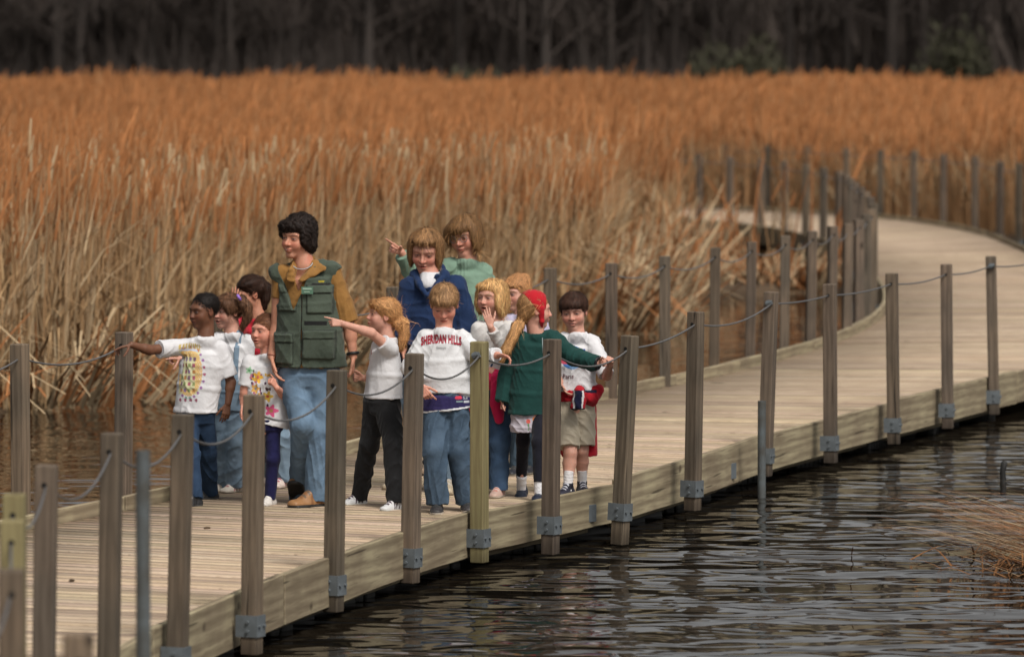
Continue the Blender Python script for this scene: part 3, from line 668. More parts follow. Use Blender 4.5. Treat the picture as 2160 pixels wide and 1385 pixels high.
# =================================================================== PEOPLE
import openvdb
f32 = np.float32
def V3(*a): return np.array(a, float)
def nrm(v): v = np.asarray(v, float); return v / (np.linalg.norm(v) + 1e-9)
class SDF:
    def __init__(s, pts, pad, h):
        P = np.asarray(pts, float); s.mn = P.min(0) - pad; mx = P.max(0) + pad; s.h = h
        s.n = np.ceil((mx - s.mn) / h).astype(int) + 1; s.F = np.full(s.n, .05, f32)
        s.ax = [(s.mn[i] + h * np.arange(s.n[i])).astype(f32) for i in range(3)]
    def region(s, lo, hi):
        a = np.maximum(((np.asarray(lo) - s.mn) / s.h).astype(int), 0); b = np.minimum(((np.asarray(hi) - s.mn) / s.h).astype(int) + 2, s.n)
        if (b <= a).any(): return None
        sl = tuple(slice(int(i), int(j)) for i, j in zip(a, b))
        return sl, s.ax[0][sl[0]][:, None, None], s.ax[1][sl[1]][None, :, None], s.ax[2][sl[2]][None, None, :]
    def put(s, sl, d, k, op='u'):
        F = s.F[sl]
        if op == 'u':
            if k > 0: hh = np.maximum(k - np.abs(F - d), 0) / k; d = np.minimum(F, d) - hh * hh * k * .25
            else: d = np.minimum(F, d)
        elif op == 's':
            d = -d; hh = np.maximum(k - np.abs(F - d), 0) / max(k, 1e-6); d = np.maximum(F, d) + hh * hh * k * .25
        s.F[sl] = d
    def clipd(s, d, X, Y, Z, clip):
        for p0, n in clip or ():
            d = np.maximum(d, (X - f32(p0[0])) * f32(n[0]) + (Y - f32(p0[1])) * f32(n[1]) + (Z - f32(p0[2])) * f32(n[2]))
        return d
    def seg(s, a, b, ra, rb, k=.01, w=None, qa=None, qb=None, clip=None, op='u', cap=1.0):
        """tapered limb; with w: elliptical section, ra/rb along w and qa/qb across it"""
        a, b = np.asarray(a, float), np.asarray(b, float); r = max(ra, rb, qa or 0, qb or 0); m = r * max(1, cap) + k + 3 * s.h
        g = s.region(np.minimum(a, b) - m, np.maximum(a, b) + m)
        if g is None: return
        sl, X, Y, Z = g; X, Y, Z = X - f32(a[0]), Y - f32(a[1]), Z - f32(a[2]); ab = b - a; L2 = max(float(ab @ ab), 1e-9)
        t0 = (X * f32(ab[0]) + Y * f32(ab[1]) + Z * f32(ab[2])) / f32(L2); t = np.clip(t0, 0, 1)
        qx, qy, qz = X - t * f32(ab[0]), Y - t * f32(ab[1]), Z - t * f32(ab[2])
        if w is None: d = np.sqrt(qx * qx + qy * qy + qz * qz) - (ra + (rb - ra) * t)
        else:
            ax_ = ab / math.sqrt(L2); w_ = nrm(np.asarray(w) - ax_ * (np.asarray(w) @ ax_)); v_ = np.cross(ax_, w_)
            uu = qx * f32(w_[0]) + qy * f32(w_[1]) + qz * f32(w_[2]); vv = qx * f32(v_[0]) + qy * f32(v_[1]) + qz * f32(v_[2]); al = (t0 - t) * f32(math.sqrt(L2))
            qa = qa or ra; qb = qb or rb; rx = ra + (rb - ra) * t; ry = qa + (qb - qa) * t; mi = np.minimum(rx, ry); rz = mi * f32(cap)
            d = (np.sqrt((uu / rx) ** 2 + (vv / ry) ** 2 + (al / rz) ** 2) - 1) * mi
        if clip: d = s.clipd(d, X + f32(a[0]), Y + f32(a[1]), Z + f32(a[2]), clip)
        s.put(sl, d.astype(f32), k, op)
    def ell(s, c, M3, r, k=.01, op='u', clip=None):
        c = np.asarray(c, float); m = max(r) + k + 3 * s.h; g = s.region(c - m, c + m)
        if g is None: return
        sl, X, Y, Z = g; X, Y, Z = X - f32(c[0]), Y - f32(c[1]), Z - f32(c[2]); S = 0
        for i in range(3): S = S + ((X * f32(M3[i][0]) + Y * f32(M3[i][1]) + Z * f32(M3[i][2])) / f32(r[i])) ** 2
        q = np.sqrt(S); d = (q - 1) * min(r)
        if clip: d = s.clipd(d, X + f32(c[0]), Y + f32(c[1]), Z + f32(c[2]), clip)
        s.put(sl, d.astype(f32), k, op)
    def loft(s, rings, w, k=.012, flat=.62, clip=None, grow=0.0, cap=.5):
        """rings (centre, rx, ry)"""
        for (c0, x0, y0), (c1, x1, y1) in zip(rings[:-1], rings[1:]):
            s.seg(c0, c1, x0 + grow, x1 + grow, k, w=w, qa=y0 + grow, qb=y1 + grow, clip=clip, cap=cap)
    def grid(s): return s.ax[0][:, None, None], s.ax[1][None, :, None], s.ax[2][None, None, :]
    def mesh(s):
        A = np.clip(s.F / s.h, -3, 3).astype(f32); A[0], A[-1], A[:, 0], A[:, -1], A[:, :, 0], A[:, :, -1] = 3, 3, 3, 3, 3, 3
        g = openvdb.FloatGrid(3.0); g.copyFromArray(A, tolerance=0.0); P, Q = g.convertToQuads(0.0)
        P = np.asarray(P, float) * s.h + s.mn; Q = np.asarray(Q, np.int64)
        if len(P) == 0: raise RuntimeError('empty mesh')
        # orientation: signed volume
        p0, p1, p2 = P[Q[:, 0]], P[Q[:, 1]], P[Q[:, 2]]; c = P.mean(0)
        if np.einsum('ij,ij->i', p0 - c, np.cross(p1 - c, p2 - c)).sum() < 0: Q = Q[:, ::-1]
        return P, Q
def vnorm(P, Q):
    n = np.cross(P[Q[:, 2]] - P[Q[:, 0]], P[Q[:, 3]] - P[Q[:, 1]]); N = np.zeros_like(P)
    for i in range(4): np.add.at(N, Q[:, i], n)
    return N / (np.linalg.norm(N, axis=1)[:, None] + 1e-12)
def wrinkle(P, N, amp, seed, sc=1.0, stretch=(1, 1, .8)):
    r = np.random.default_rng(seed); q = P * np.array(stretch); h = 0
    for k, (wl, a) in enumerate(((.26, .9), (.15, 1.0), (.09, .8), (.055, .35))):
        d1, d2, d3 = nrm(r.normal(size=3)), nrm(r.normal(size=3)), nrm(r.normal(size=3)); f = 2 * math.pi / (wl * sc)
        ph = q @ d1 * f + 1.8 * np.sin(q @ d2 * f * .45 + r.uniform(0, 6)) + r.uniform(0, 6)
        mk = np.clip(.35 + .9 * np.sin(q @ d3 * f * .32 + r.uniform(0, 6) + 1.1 * np.sin(q @ d2 * f * .3)), 0, 1)
        h = h + a * mk * ((1 - np.abs(np.sin(ph))) ** 1.4 * 1.7 - .55)
    return P + N * (h * amp)[:, None]
def snoise(P, wl, seed):
    r = np.random.default_rng(seed); h = 0
    for k in range(5):
        f = 2 * math.pi / (wl * (1.35 ** -k)); h = h + np.sin(P @ nrm(r.normal(size=3)) * f + r.uniform(0, 6) + 1.3 * np.sin(P @ nrm(r.normal(size=3)) * f * .7)) * .8 ** k
    return h / 3
M['skin'] = mat('skin', (1, 1, 1), .55, (.93, .90, .90), 40, attr='shade', spec=.35)
_p = M['skin'].node_tree.nodes['Principled BSDF']; _p.inputs['Subsurface Weight'].default_value = .12; _p.inputs['Subsurface Radius'].default_value = (1, .35, .2); _p.inputs['Subsurface Scale'].default_value = .01
M['cotton'] = mat('cotton', (1, 1, 1), .85, (.93, .93, .93), 14, attr='shade', spec=.15, bump=.014, bscale=13, sheen=.1)
M['denim'] = mat('denim', (1, 1, 1), .85, (.74, .78, .82), 16, attr='shade', spec=.15, bump=.012, bscale=15)
M['hair'] = mat('hair', (1, 1, 1), .62, (.85, .84, .83), 40, attr='shade', spec=.25)
M['shoe'] = mat('shoe_leather', (1, 1, 1), .5, (.85, .84, .83), 30, attr='shade', spec=.35)
M['plain'] = mat('smooth_trim', (1, 1, 1), .45, (.95, .95, .95), 30, attr='shade', spec=.4)
PH = {}
def rotm(yaw, pitch=0, roll=0):
    """rows: left, forward, up. yaw 0 faces the camera, + turns to image left; pitch + looks down"""
    y, p, r = map(math.radians, (yaw, pitch, roll))
    f = V3(-math.sin(y), -math.cos(y), 0); l = V3(math.cos(y), -math.sin(y), 0); u = V3(0, 0, 1)
    f2 = f * math.cos(p) - u * math.sin(p); u2 = u * math.cos(p) + f * math.sin(p)
    l3 = l * math.cos(r) + u2 * math.sin(r); u3 = u2 * math.cos(r) - l * math.sin(r)
    return np.array([l3, f2, u3])
class Person:
    def __init__(s, label, yc, ht, skin, hairc, head, N, P, S, arms, torso, legs, byaw, hands=None, group='school group walking on the boardwalk', kid=True, face=None, h=.0036):
        s.d = FPX * (HC - DECK) / (yc - 86); s.s = FPX / s.d; s.kid = kid; s.ht = ht; s.k = .25 + .75 * ht / 1.65; s.h = h
        s.skin = np.array(skin); s.hairc = np.array(hairc)
        base = U(P[0], yc, s.d); s.root = empty('person', (base.x, base.y, DECK), label=label, cat='person', group=group)
        s.o = np.array((base.x, base.y, DECK)); s.face = face or {}
        s.B = rotm(byaw); s.l, s.f = s.B[0], s.B[1]
        hx, hy, hp, yaw, pit, rol = head; s.HM = rotm(yaw, pit, rol); s.Hh = hp / s.s; s.hc = s.px(hx, hy); dyS = -6 if kid else -11; N = (N[0], N[1] - (6 if kid else 8)); S = [(q[0], q[1] + dyS, *q[2:]) for q in S]
        s.N = s.px(*N); s.P = s.px(*P); s.S = [s.px(*q) for q in S]
        s.arms = [[s.S[i]] + [s.px(*q) for q in arms[i]] for i in (0, 1)]
        s.hands = hands or [{}, {}]
        c = abs(s.l[0])
        def ring(x, y, hw, *dd):
            w_ = hw / s.s; rx = w_ / math.sqrt(c * c + (.64 * s.f[0]) ** 2) if True else w_
            return (s.px(x, y, *(dd or (0,))), rx, rx * .64)
        s.ring = ring; s.torso = [ring(*q) for q in torso]
        s.legs = []
        hw = .062 * s.k if kid else .085
        for i, (K, Ft) in enumerate(legs):
            x, y, yaw_, pit_ = Ft; y_eff = y; dft = FPX * (HC - DECK) / (y - 86) - s.d
            lift = 0
            if len(Ft) == 4: pass
            fb_ = np.array(U(x, y, s.d + dft)); fM = rotm(yaw_, pit_)
            L = .15 * ht if kid else .158 * ht
            up = V3(0, 0, 1); ank = fb_ + fM[2] * (.055 + .02 * s.k) - fM[1] * L * .0
            hip = s.P + s.l * hw * (-1 if i == 0 else 1)
            knee = s.px(K[0], K[1], (dft * .5 - .04) if len(K) < 3 else K[2])
            s.legs.append(dict(hip=hip, knee=knee, ank=ank, M=fM, base=fb_, L=L))
        s.pts = [s.hc, s.N, s.P] + [q for a in s.arms for q in a] + [l_[k_] for l_ in s.legs for k_ in ('hip', 'knee', 'ank', 'base')]
        s.meshes = []
    def px(s, x, y, dd=0): return np.array(U(x, y, s.d + dd))
    def hp(s, q): return s.hc + (np.asarray(q, float) * s.Hh) @ s.HM
    def child(s, name, P, Q, cols, m, parent=None, label=None):
        me = npmesh(name, P - s.o, Q, True, cols); o = link(name, me, m, parent or s.root)
        if label: o['label'] = label
        return o
    # ---------------------------------------------------------------- body
    def hand(s, G, i, cfg):
        W, H = s.arms[i][2], s.arms[i][3]; d = nrm(H - W); L = (.108 if s.kid else .105) * s.ht * cfg.get('size', 1)
        th = np.asarray(cfg.get('th', s.f), float); th = nrm(th - d * (th @ d)); n = np.cross(th, d) if i == 0 else np.cross(d, th)
        curl = cfg.get('curl', (18, 22, 26, 30)); tc = cfg.get('tc', 18); rr = .043 * L
        for j, u in enumerate((.145, .05, -.045, -.135)):
            kb = W + d * (.50 - .02 * abs(j - 1)) * L + th * u * L; G.seg(W + d * .06 * L + th * u * .5 * L, kb, .062 * L, .055 * L, .03 * L)
            ln = (.42, .47, .43, .34)[j] * L; p = kb; a = 0; c_ = math.radians(curl[j]); sp = th * (.10, .03, -.03, -.11)[j]
            for q, fr in enumerate((.44, .32, .24)):
                a += c_ * (1, 1.1, .8)[q]; dr = nrm((d + sp) * math.cos(a) + n * math.sin(a)); e = p + dr * ln * fr; G.seg(p, e, rr * (1 - .1 * q), rr * (.92 - .1 * q), .004); p = e
        p = W + d * .12 * L + th * .10 * L; a = math.radians(tc); dr = nrm(d * .8 + th * .62) if not cfg.get('tuck') else nrm(d * .55 + th * .25 + n * .7)
        for q, fr in enumerate((.26, .18, .15)):
            e = p + nrm(dr * 1.0 + n * math.sin(a) * (.3 + .4 * q) + d * .35 * q) * fr * L; G.seg(p, e, (.062, .052, .046)[q] * L, (.052, .046, .038)[q] * L, .006); p = e
    def body(s, thin=.74, collar=0.0):
        G = SDF(s.pts, .17, s.h); k = s.k; Hh = s.Hh; h = s.hp; HM = s.HM; e = lambda c, r, kk=.02, op='u': G.ell(h(c), HM, [q * Hh for q in r], kk, op)
        kd = s.kid
        e((0, -.09, .135), (.345, .405, .36)); e((0, .07, -.10), (.268 + .015 * kd, .29, .34), .03)
        G.seg(h((.17, .02, -.24)), h((.05, .25, -.40)), .10 * Hh, .075 * Hh, .02); G.seg(h((-.17, .02, -.24)), h((-.05, .25, -.40)), .10 * Hh, .075 * Hh, .02)
        for sx in (-1, 1): e((sx * .155, .23, -.14), (.11 + .02 * kd, .10, .11 + .02 * kd), .025)
        e((0, .285, .105), (.22, .075, .07), .02)
        for sx in (-1, 1): e((sx * .145, .385, .015), (.078, .06, .042), .02, 's')
        for sx in (-1, 1): e((sx * .145, .282, .012), (.066, .066, .05), .008)
        G.seg(h((0, .345, .03)), h((0, .42 + .02 * (not kd), -.115)), .03 * Hh, .048 * Hh, .010)
        for sx in (-1, 1): e((sx * .05, .385, -.13), (.036, .04, .03), .006)
        mo = s.face.get('open', 0)
        e((0, .355, -.238), (.095, .05, .026), .008); e((0, .345, -.292 - mo * .5), (.08, .05, .028), .008)
        if mo: e((0, .40, -.262 - mo * .2), (.055, .07, .012 + mo * .6), .004, 's')
        for sx in (-1, 1):
            G.ell(h((sx * .355, -.04, -.01)), HM, [.035 * Hh, .085 * Hh, .13 * Hh], .006); G.ell(h((sx * .40, -.01, .0)), HM, [.028 * Hh, .04 * Hh, .07 * Hh], .008, 's')
        nb = s.N + V3(0, 0, -.01); nr = (.042 if kd else .053) * (k if not kd else 1) ; nr = .043 if kd else .051
        G.seg(nb, h((0, -.11, -.18)), nr * 1.12, nr, .02)
        G.seg(s.S[0] * .8 + s.N * .2 - V3(0, 0, .012), s.S[1] * .8 + s.N * .2 - V3(0, 0, .012), .030 * k, .030 * k, .02); G.seg(nb, nb - V3(0, 0, .07), .036 * k, .045 * k, .02)
        rg = [(c, rx * .80, ry * .78) for c, rx, ry in s.torso]; G.loft(rg, s.l, cap=.4)
        G.seg(s.torso[-1][0], s.P, .09 * k, .085 * k, .02)
        for i in (0, 1):
            a = s.arms[i]; G.seg(a[0], a[1], .044 * k, .034 * k, .015); G.seg(a[1], a[2], .035 * k, .0235 * k, .008); 
            mid = a[1] * .72 + a[2] * .28; G.seg(a[1], mid, .034 * k, .036 * k, .01)
            s.hand(G, i, s.hands[i])
        for i in (0, 1):
            g = s.legs[i]; bare = getattr(s, 'bare', False); f_ = 1 if bare else thin
            G.seg(g['hip'], g['knee'], .078 * k * f_, .05 * k * f_, .02); c_ = g['knee'] * .65 + g['ank'] * .35 - V3(0, -.012, 0)
            G.seg(g['knee'], c_, .048 * k * f_, .05 * k * f_, .01); G.seg(c_, g['ank'], .05 * k * f_, .030 * k * f_, .01); G.seg(g['ank'], g['ank'] + g['M'][1] * g['L'] * .06 - g['M'][2] * .04, .026 * k, .020 * k, .01)
        P, Q = G.mesh(); s.skin_mesh(P, Q)
    def skin_mesh(s, P, Q):
        q = ((P - s.hc) @ s.HM.T) / s.Hh; x, y, z = q.T; n = len(P); C = np.repeat(s.skin[None], n, 0) * (1 + .09 * snoise(P, .04, 3))[:, None]
        hd = (np.abs(x) < .5) & (np.abs(z) < .6) & (np.abs(y) < .6); fr = hd & (y > .12)
        def mixc(m, c, a=1.0): a = np.asarray(a) * m; C[:] = C * (1 - a[:, None]) + np.asarray(c)[None] * a[:, None]
        red = s.skin * np.array((1.05, .62, .60)); ax = np.abs(x)
        mixc(fr, red, .55 * np.exp(-((ax - .17) / .10) ** 2 - ((z + .13) / .10) ** 2)); mixc(fr, red, .45 * np.exp(-(x / .06) ** 2 - ((z + .12) / .05) ** 2)); mixc(hd & (ax > .33), red, .35)
        lip = s.skin * np.array((.80, .42, .42)); mo = s.face.get('open', 0); sm = s.face.get('smile', 0)
        wz = .034 + mo * .5; zz = z + .265 + mo * .2 - sm * ax * .35; mixc(fr & ((x / .105) ** 2 + (zz / wz) ** 2 < 1), lip, .85)
        mixc(fr & ((x / .085) ** 2 + (zz / (.008 + mo * .45)) ** 2 < 1), s.skin * .16 if not s.face.get('teeth') else (.62, .58, .52), 1)
        ez = .016; eh = s.face.get('eye', .017)
        mixc(fr, s.skin * np.array((.58, .45, .42)), .55 * np.exp(-((ax - .145) / .075) ** 2 - ((z - ez - .008) / .030) ** 2))  # eye socket shadow painted into the skin colour
        mixc(fr & ((np.abs(ax - .145) / .060) ** 2 + ((z - ez) / eh) ** 2 < 1), s.skin * .35 + np.array((.16, .16, .165)), 1)
        gx = s.face.get('gaze', 0); mixc(fr & ((np.abs(x - .145 * np.sign(x) - gx) / .028) ** 2 + ((z - ez) / (eh * 1.15)) ** 2 < 1), (.03, .02, .016), 1)
        mixc(fr & (np.abs(ax - .145) < .068) & (np.abs(z - (ez + eh + .003 - (ax - .145) ** 2 * 2.4)) < .009), s.skin * .2, .85)
        bw = s.hairc * .55; mixc(fr & (ax > .06) & (ax < .235) & (np.abs(z - (.095 + .02 * np.sin((ax - .05) * 16) - s.face.get('frown', 0) * (.16 - ax))) < .017), bw, s.face.get('brow', .55))
        mixc(fr & ((np.abs(ax - .045) / .018) ** 2 + ((z + .158) / .010) ** 2 < 1), s.skin * .3, .8)
        s.child('body', P, Q, C, M['skin']); s.bodyP = P
    # ---------------------------------------------------------------- cloth
    def cloth(s, name, build, color, pts=None, pad=.12, amp=.0022, m='cotton', h=None, paint=None, seed=1, var=.05, post=None, sc=1.0, label=None, stretch=(1, 1, .6), parent=None):
        G = SDF(pts if pts is not None else s.pts, pad, h or s.h * 1.12); build(G)
        if post: post(G)
        P, Q = G.mesh(); N = vnorm(P, Q); P2 = wrinkle(P, N, amp * 1.45, seed + int(s.s), sc, stretch) if amp else P
        C = np.repeat(np.asarray(color, float)[None], len(P), 0) * (1 + var * snoise(P, .22, seed))[:, None]
        if paint: paint(P, N, C)
        o = s.child(name, P2, Q, np.clip(C, 0, 1), M[m], parent, label); o_ = (P2, Q, N); s.last = o_; return o, o_
    def tpts(s, extra=()): return [c for c, _, _ in s.torso] + [s.N] + s.S + list(extra)
    def sleeve(s, G, i, frac, r0, r1, r2=None, grow=0):
        a = s.arms[i]; sh, el, wr = a[0], a[1], a[2]
        if frac <= 1:
            e = sh + (el - sh) * frac; G.seg(sh, sh + (el - sh) * (frac + .25), r0 + grow, r1 + grow, .02, clip=[(e, nrm(el - sh))])
        else:
            e = el + (wr - el) * (frac - 1); G.seg(sh, el, r0 + grow, r1 + grow, .02); G.seg(el, el + (wr - el) * (frac - 1 + .2), r1 + grow, (r2 or r1) + grow, .014, clip=[(e, nrm(wr - el))])
    def shirt(s, name, color, sl=(.75, .75), r=(.055, .05, .04), hem=None, neck=.062, grow=0.0, slope=None, paint=None, amp=.0022, post=None, m='cotton', label=None, clipb=True, var=.04, seed=2, blouse=0, nz=-.018):
        k = s.k; hc = s.torso[-1][0] if hem is None else hem; hn = nrm(slope if slope is not None else (0, 0, -1))
        def build(G):
            rg = list(s.torso); c, rx, ry = rg[-1]; d_ = nrm(rg[-1][0] - rg[-2][0]); rg = rg + [(c + d_ * .05, rx, ry)]
            cl = [(hc, hn)]; G.loft(rg, s.l, clip=cl, grow=grow)
            if blouse: G.seg(c - s.l * rx * .7, c + s.l * rx * .7, blouse, blouse, .03)
            a = s.S[0] * .93 + s.N * .07; b = s.S[1] * .93 + s.N * .07; top = s.N - V3(0, 0, .036)
            r_ = .042 * k + grow; G.seg(a, top, r_, r_ * 1.02, .03); G.seg(b, top, r_, r_ * 1.02, .03); G.seg(top, s.torso[0][0], .05 * k + grow, .07 * k + grow, .03)
            for i in (0, 1):
                if sl[i] and i == 0 and hasattr(s, 'sleeve0'): s.sleeve(G, i, sl[i], s.sleeve0, s.sleeve0)
                elif sl[i]: s.sleeve(G, i, sl[i], r[0] * k + grow, r[1] * k + grow, r[2] * k + grow)
            up = nrm(s.hp((0, -.11, -.18)) - s.N); nr_ = (.043 if s.kid else .051); G.seg(s.N - up * .03, s.N + up * (.004 + nz), nr_ + .016 + grow * .5, nr_ + .010, .012, clip=[(s.N + up * (.003 + nz), up)]); G.seg(s.N + up * (.0 + nz), s.N + up * .12, nr_ + .004, nr_ + .03, .003, op='s')
        ex = [s.arms[i][1] for i in (0, 1) if sl[i]] + [s.arms[i][2] for i in (0, 1) if sl[i] > 1]
        return s.cloth(name, build, color, s.tpts(ex), .13, amp, m, paint=paint, post=post, label=label, var=var, seed=seed)
    def pants(s, name, color, r=(.085, .065, .055), m='denim', cut=1.0, waist=None, amp=.003, paint=None, seed=5, belt=None, var=.2, label=None, cuffdrop=.03):
        k = s.k
        def build(G):
            w_ = waist or (s.torso[-1][1] * .82); c = s.torso[-1][0]; top = c + V3(0, 0, .05) if belt is None else belt
            G.loft([(top, w_ * .95, w_ * .66), (s.P, w_ * 1.03, w_ * .74), (s.P - V3(0, 0, .05), w_ * .95, w_ * .7)], s.l, cap=.3)
            for g in s.legs:
                kn, an, hp = g['knee'], g['ank'], g['hip']; an = an - V3(0, 0, cuffdrop)
                G.seg(hp, kn, r[0] * k, r[1] * k, .02)
                if cut >= 1: G.seg(kn, an + nrm(an - kn) * .05, r[1] * k, r[2] * k, .02, clip=[(an, nrm(an - kn))])
                else:
                    e = hp + (kn - hp) * cut if cut < .95 else kn
        ex = [g[q] for g in s.legs for q in ('hip', 'knee', 'ank')] + [s.P, s.torso[-1][0]]
        return s.cloth(name, build, color, ex, .14, amp, m, paint=paint, seed=seed, var=var, label=label)
    def shoes(s, upper=(.6, .58, .55), sole=(.45, .42, .38), accent=(.05, .05, .06), laces=(.7, .7, .7), boots=False, flat=False, label=None):
        for i, g in enumerate(s.legs):
            L = g['L'] * (1.05 if not boots else 1.12); Mx = g['M']; b = g['base'] - Mx[1] * L * .28; at = lambda q: b + (np.array(q) * L) @ Mx
            G = SDF([at((0, -.1, 0)), at((0, 1.05, .3)), at((0, 0, .45))], .09, .0032)
            cl = [(b + Mx[2] * .004, -Mx[2])]
            G.seg(at((0, .12, .09)), at((0, .55, .08)), .155 * L, .15 * L, .02, w=Mx[0], qa=.13 * L, qb=.12 * L, clip=cl); G.seg(at((0, .55, .08)), at((.0, .86, .075)), .17 * L, .145 * L, .02, w=Mx[0], qa=.12 * L, qb=.10 * L, clip=cl)
            if not flat or boots: G.seg(at((0, .18, .15)), at((0, .24, .36 + .12 * boots)), .145 * L, .145 * L, .02); G.seg(at((0, .30, .34)), at((0, .62, .14)), .125 * L, .10 * L, .02)
            else: G.seg(at((0, .16, .12)), at((0, .18, .26)), .15 * L, .15 * L, .02); G.seg(at((0, .3, .12)), at((0, .7, .12)), .12 * L, .11 * L, .02)
            # sole welt
            G.seg(at((0, .12, .035)), at((0, .86, .035)), .172 * L, .165 * L, .004, w=Mx[0], qa=.045 * L, qb=.045 * L, clip=cl)
            P, Q = G.mesh(); q = ((P - b) @ Mx.T) / L; x, y, z = q.T; C = np.repeat(np.asarray(upper, float)[None], len(P), 0)
            C[(np.abs(x) > .07) & (y > .25) & (y < .6) & (np.sin(y * 46 + z * 20) > .25)] = accent; C[(z > .14) & (np.abs(x) < .075) & (y > .3) & (y < .72)] = accent; C[(z > .30) & (y > .2)] = accent; C[(z > .1) & (y < .12) & (z < .24)] = accent
            C[(z > .13) & (np.abs(x) < .10) & (y > .3) & (y < .70) & (np.sin(y * 62) > .25)] = laces; C[z < .075] = sole; C[z < .012] = np.asarray(sole) * .35
            s.child('boot' if boots else 'shoe', P, Q, C, M['shoe'], label=label)
    def socks(s, color, hgt=.07, r=.036):
        for g in s.legs:
            up = nrm(g['knee'] - g['ank']); G = SDF([g['ank'] - up * .04, g['ank'] + up * hgt], .08, .0034)
            G.seg(g['ank'] - up * .04, g['ank'] + up * (hgt + .05), r * s.k * .9, r * s.k * 1.1, .01, clip=[(g['ank'] + up * hgt, up)]); P, Q = G.mesh(); N = vnorm(P, Q)
            P = wrinkle(P, N, .0012, 4, .5, (1, 1, 2)); s.child('sock', P, Q, np.repeat(np.array([color], float), len(P), 0), M['cotton'])
    # ---------------------------------------------------------------- hair
    def hair(s, prims, flow='down', crown=(0, -.12, .5), tie=None, color=None, strands=1300, slen=.09, wid=.0028, jit=.25, tail=None, name='hair', hang=0.0, amp=.004, tips=None):
        col = np.array(color if color is not None else s.hairc) * (1.12, .97, .86); pts = [s.hp((0, 0, -.6)), s.hp((0, 0, .6)), s.hp((.6, .5, 0)), s.hp((-.6, -.6, 0))] + [q for q in (tail or [])] 
        G = SDF(pts, .10, .0036)
        for pr in prims:
            kind = pr[0]; cl = [(s.hp(p0), nrm(np.asarray(n_, float) @ s.HM)) for p0, n_ in (pr[-1] if isinstance(pr[-1], list) else [])]
            if kind == 'e': G.ell(s.hp(pr[1]), s.HM, [q * s.Hh for q in pr[2]], pr[3] if len(pr) > 3 and not isinstance(pr[3], list) else .015, clip=cl)
            if kind == 'c': G.seg(s.hp(pr[1]), s.hp(pr[2]), pr[3] * s.Hh, pr[4] * s.Hh, .015, clip=cl)
            if kind == '-': G.ell(s.hp(pr[1]), s.HM, [q * s.Hh for q in pr[2]], .008, 's')
        if tail:
            rs = np.interp(np.linspace(0, 1, len(tail)), [0, .25, .7, 1], [.6, 1, .85, .25]) * getattr(s, 'tailr', .022)
            for q_ in range(5):
                jt = [np.random.default_rng(q_ * 31 + j).normal(0, .42, 3) * rs[j] * (.8 if j else .3) for j in range(len(tail))]
                for j in range(len(tail) - 1): G.seg(tail[j] + jt[j], tail[j + 1] + jt[j + 1], rs[j] * .62, rs[j + 1] * .55, .012)
        P, Q = G.mesh(); N = vnorm(P, Q); cw = s.hp(crown); D = P - cw; ang = np.arctan2(D @ s.HM[1], D @ s.HM[0])
        P = P + N * (amp * (np.sin(ang * 17 + 3 * np.sin(ang * 5)) * .14 + snoise(P, .05, 8) * .9))[:, None]
        C = col[None] * (1 + .12 * np.sin(ang * 23 + 3 * snoise(P, .06, 5)) + .2 * snoise(P, .03, 9))[:, None]
        if tips is not None: z = ((P - s.hc) @ s.HM[2]) / s.Hh; a = np.clip((.25 - z) / .5, 0, 1)[:, None]; C = C * (1 - a) + np.array(tips) * (1.1, .97, .88) * a
        C = np.clip(C, .002, 1)
        # strands lying along the surface
        rg = np.random.default_rng(int(s.s * 10)); bv = BVHTree.FromPolygons([Vector(p) for p in P], [tuple(int(i) for i in q) for q in Q]); n = int(strands * 3.2)
        sid = rg.integers(0, len(P), n); tiep = s.px(*tie) if tie is not None else None; p = P[sid].copy(); nn = N[sid].copy()
        L = slen * rg.uniform(.5, 1.35, n); c = C[sid] * (.55 + 1.15 * rg.random((n, 1)) ** 1.5); fly = rg.random(n) < .07
        off = rg.uniform(.0005, .008, n); off[fly] = rg.uniform(.004, .013, fly.sum()); rnd = rg.normal(0, jit, (n, 3)); rnd[fly] *= 2; C *= .62  # under-layer colour darkened: painted depth shade beneath the strands
        un = lambda a: a / (np.linalg.norm(a, axis=1)[:, None] + 1e-9); pts_, nns = [], []; m_ = 7
        for j in range(m_):
            pts_.append(p + nn * (off * (1 if j < 5 else 1.35))[:, None]); nns.append(nn.copy())
            if flow == 'down': fl = V3(0, 0, -1)[None] + .5 * un(p - cw)
            elif flow == 'tie':
                fl = tiep - p
                if tail is not None:
                    d_ = np.linalg.norm(fl, axis=1); far_ = (d_ < .045) | ((tiep[2] - p[:, 2] > .03) & (np.linalg.norm(p - s.hc, axis=1) > s.Hh * .55)); fl[far_] = tail[-1] - p[far_]
            elif flow == 'front': fl = un(p - cw) + .6 * s.HM[1] - V3(0, 0, .25)
            else: fl = rg.normal(0, 1, (n, 3))
            fl = un(un(fl) + rnd); fl = un(fl - nn * ((fl * nn).sum(1) * .9)[:, None]); p = p + fl * (L / 6)[:, None]
            if j < 5:
                for i in range(n):
                    if fly[i] and j > 1: continue
                    r_ = bv.find_nearest(Vector(p[i]), .016)
                    if r_[0] is not None: p[i] = r_[0]; nn[i] = r_[1]
        A_ = np.stack(pts_, 1); T_ = np.gradient(A_, axis=1); S_ = np.cross(T_, np.stack(nns, 1)); S_ /= np.linalg.norm(S_, axis=2)[..., None] + 1e-9
        wj = wid * (1 - .75 * np.arange(m_) / (m_ - 1)) / 2; w2 = wj[None, :, None] * rg.uniform(.6, 1.2, (n, 1, 1)); VV = np.stack([A_ - S_ * w2, A_ + S_ * w2], 2).reshape(-1, 3)
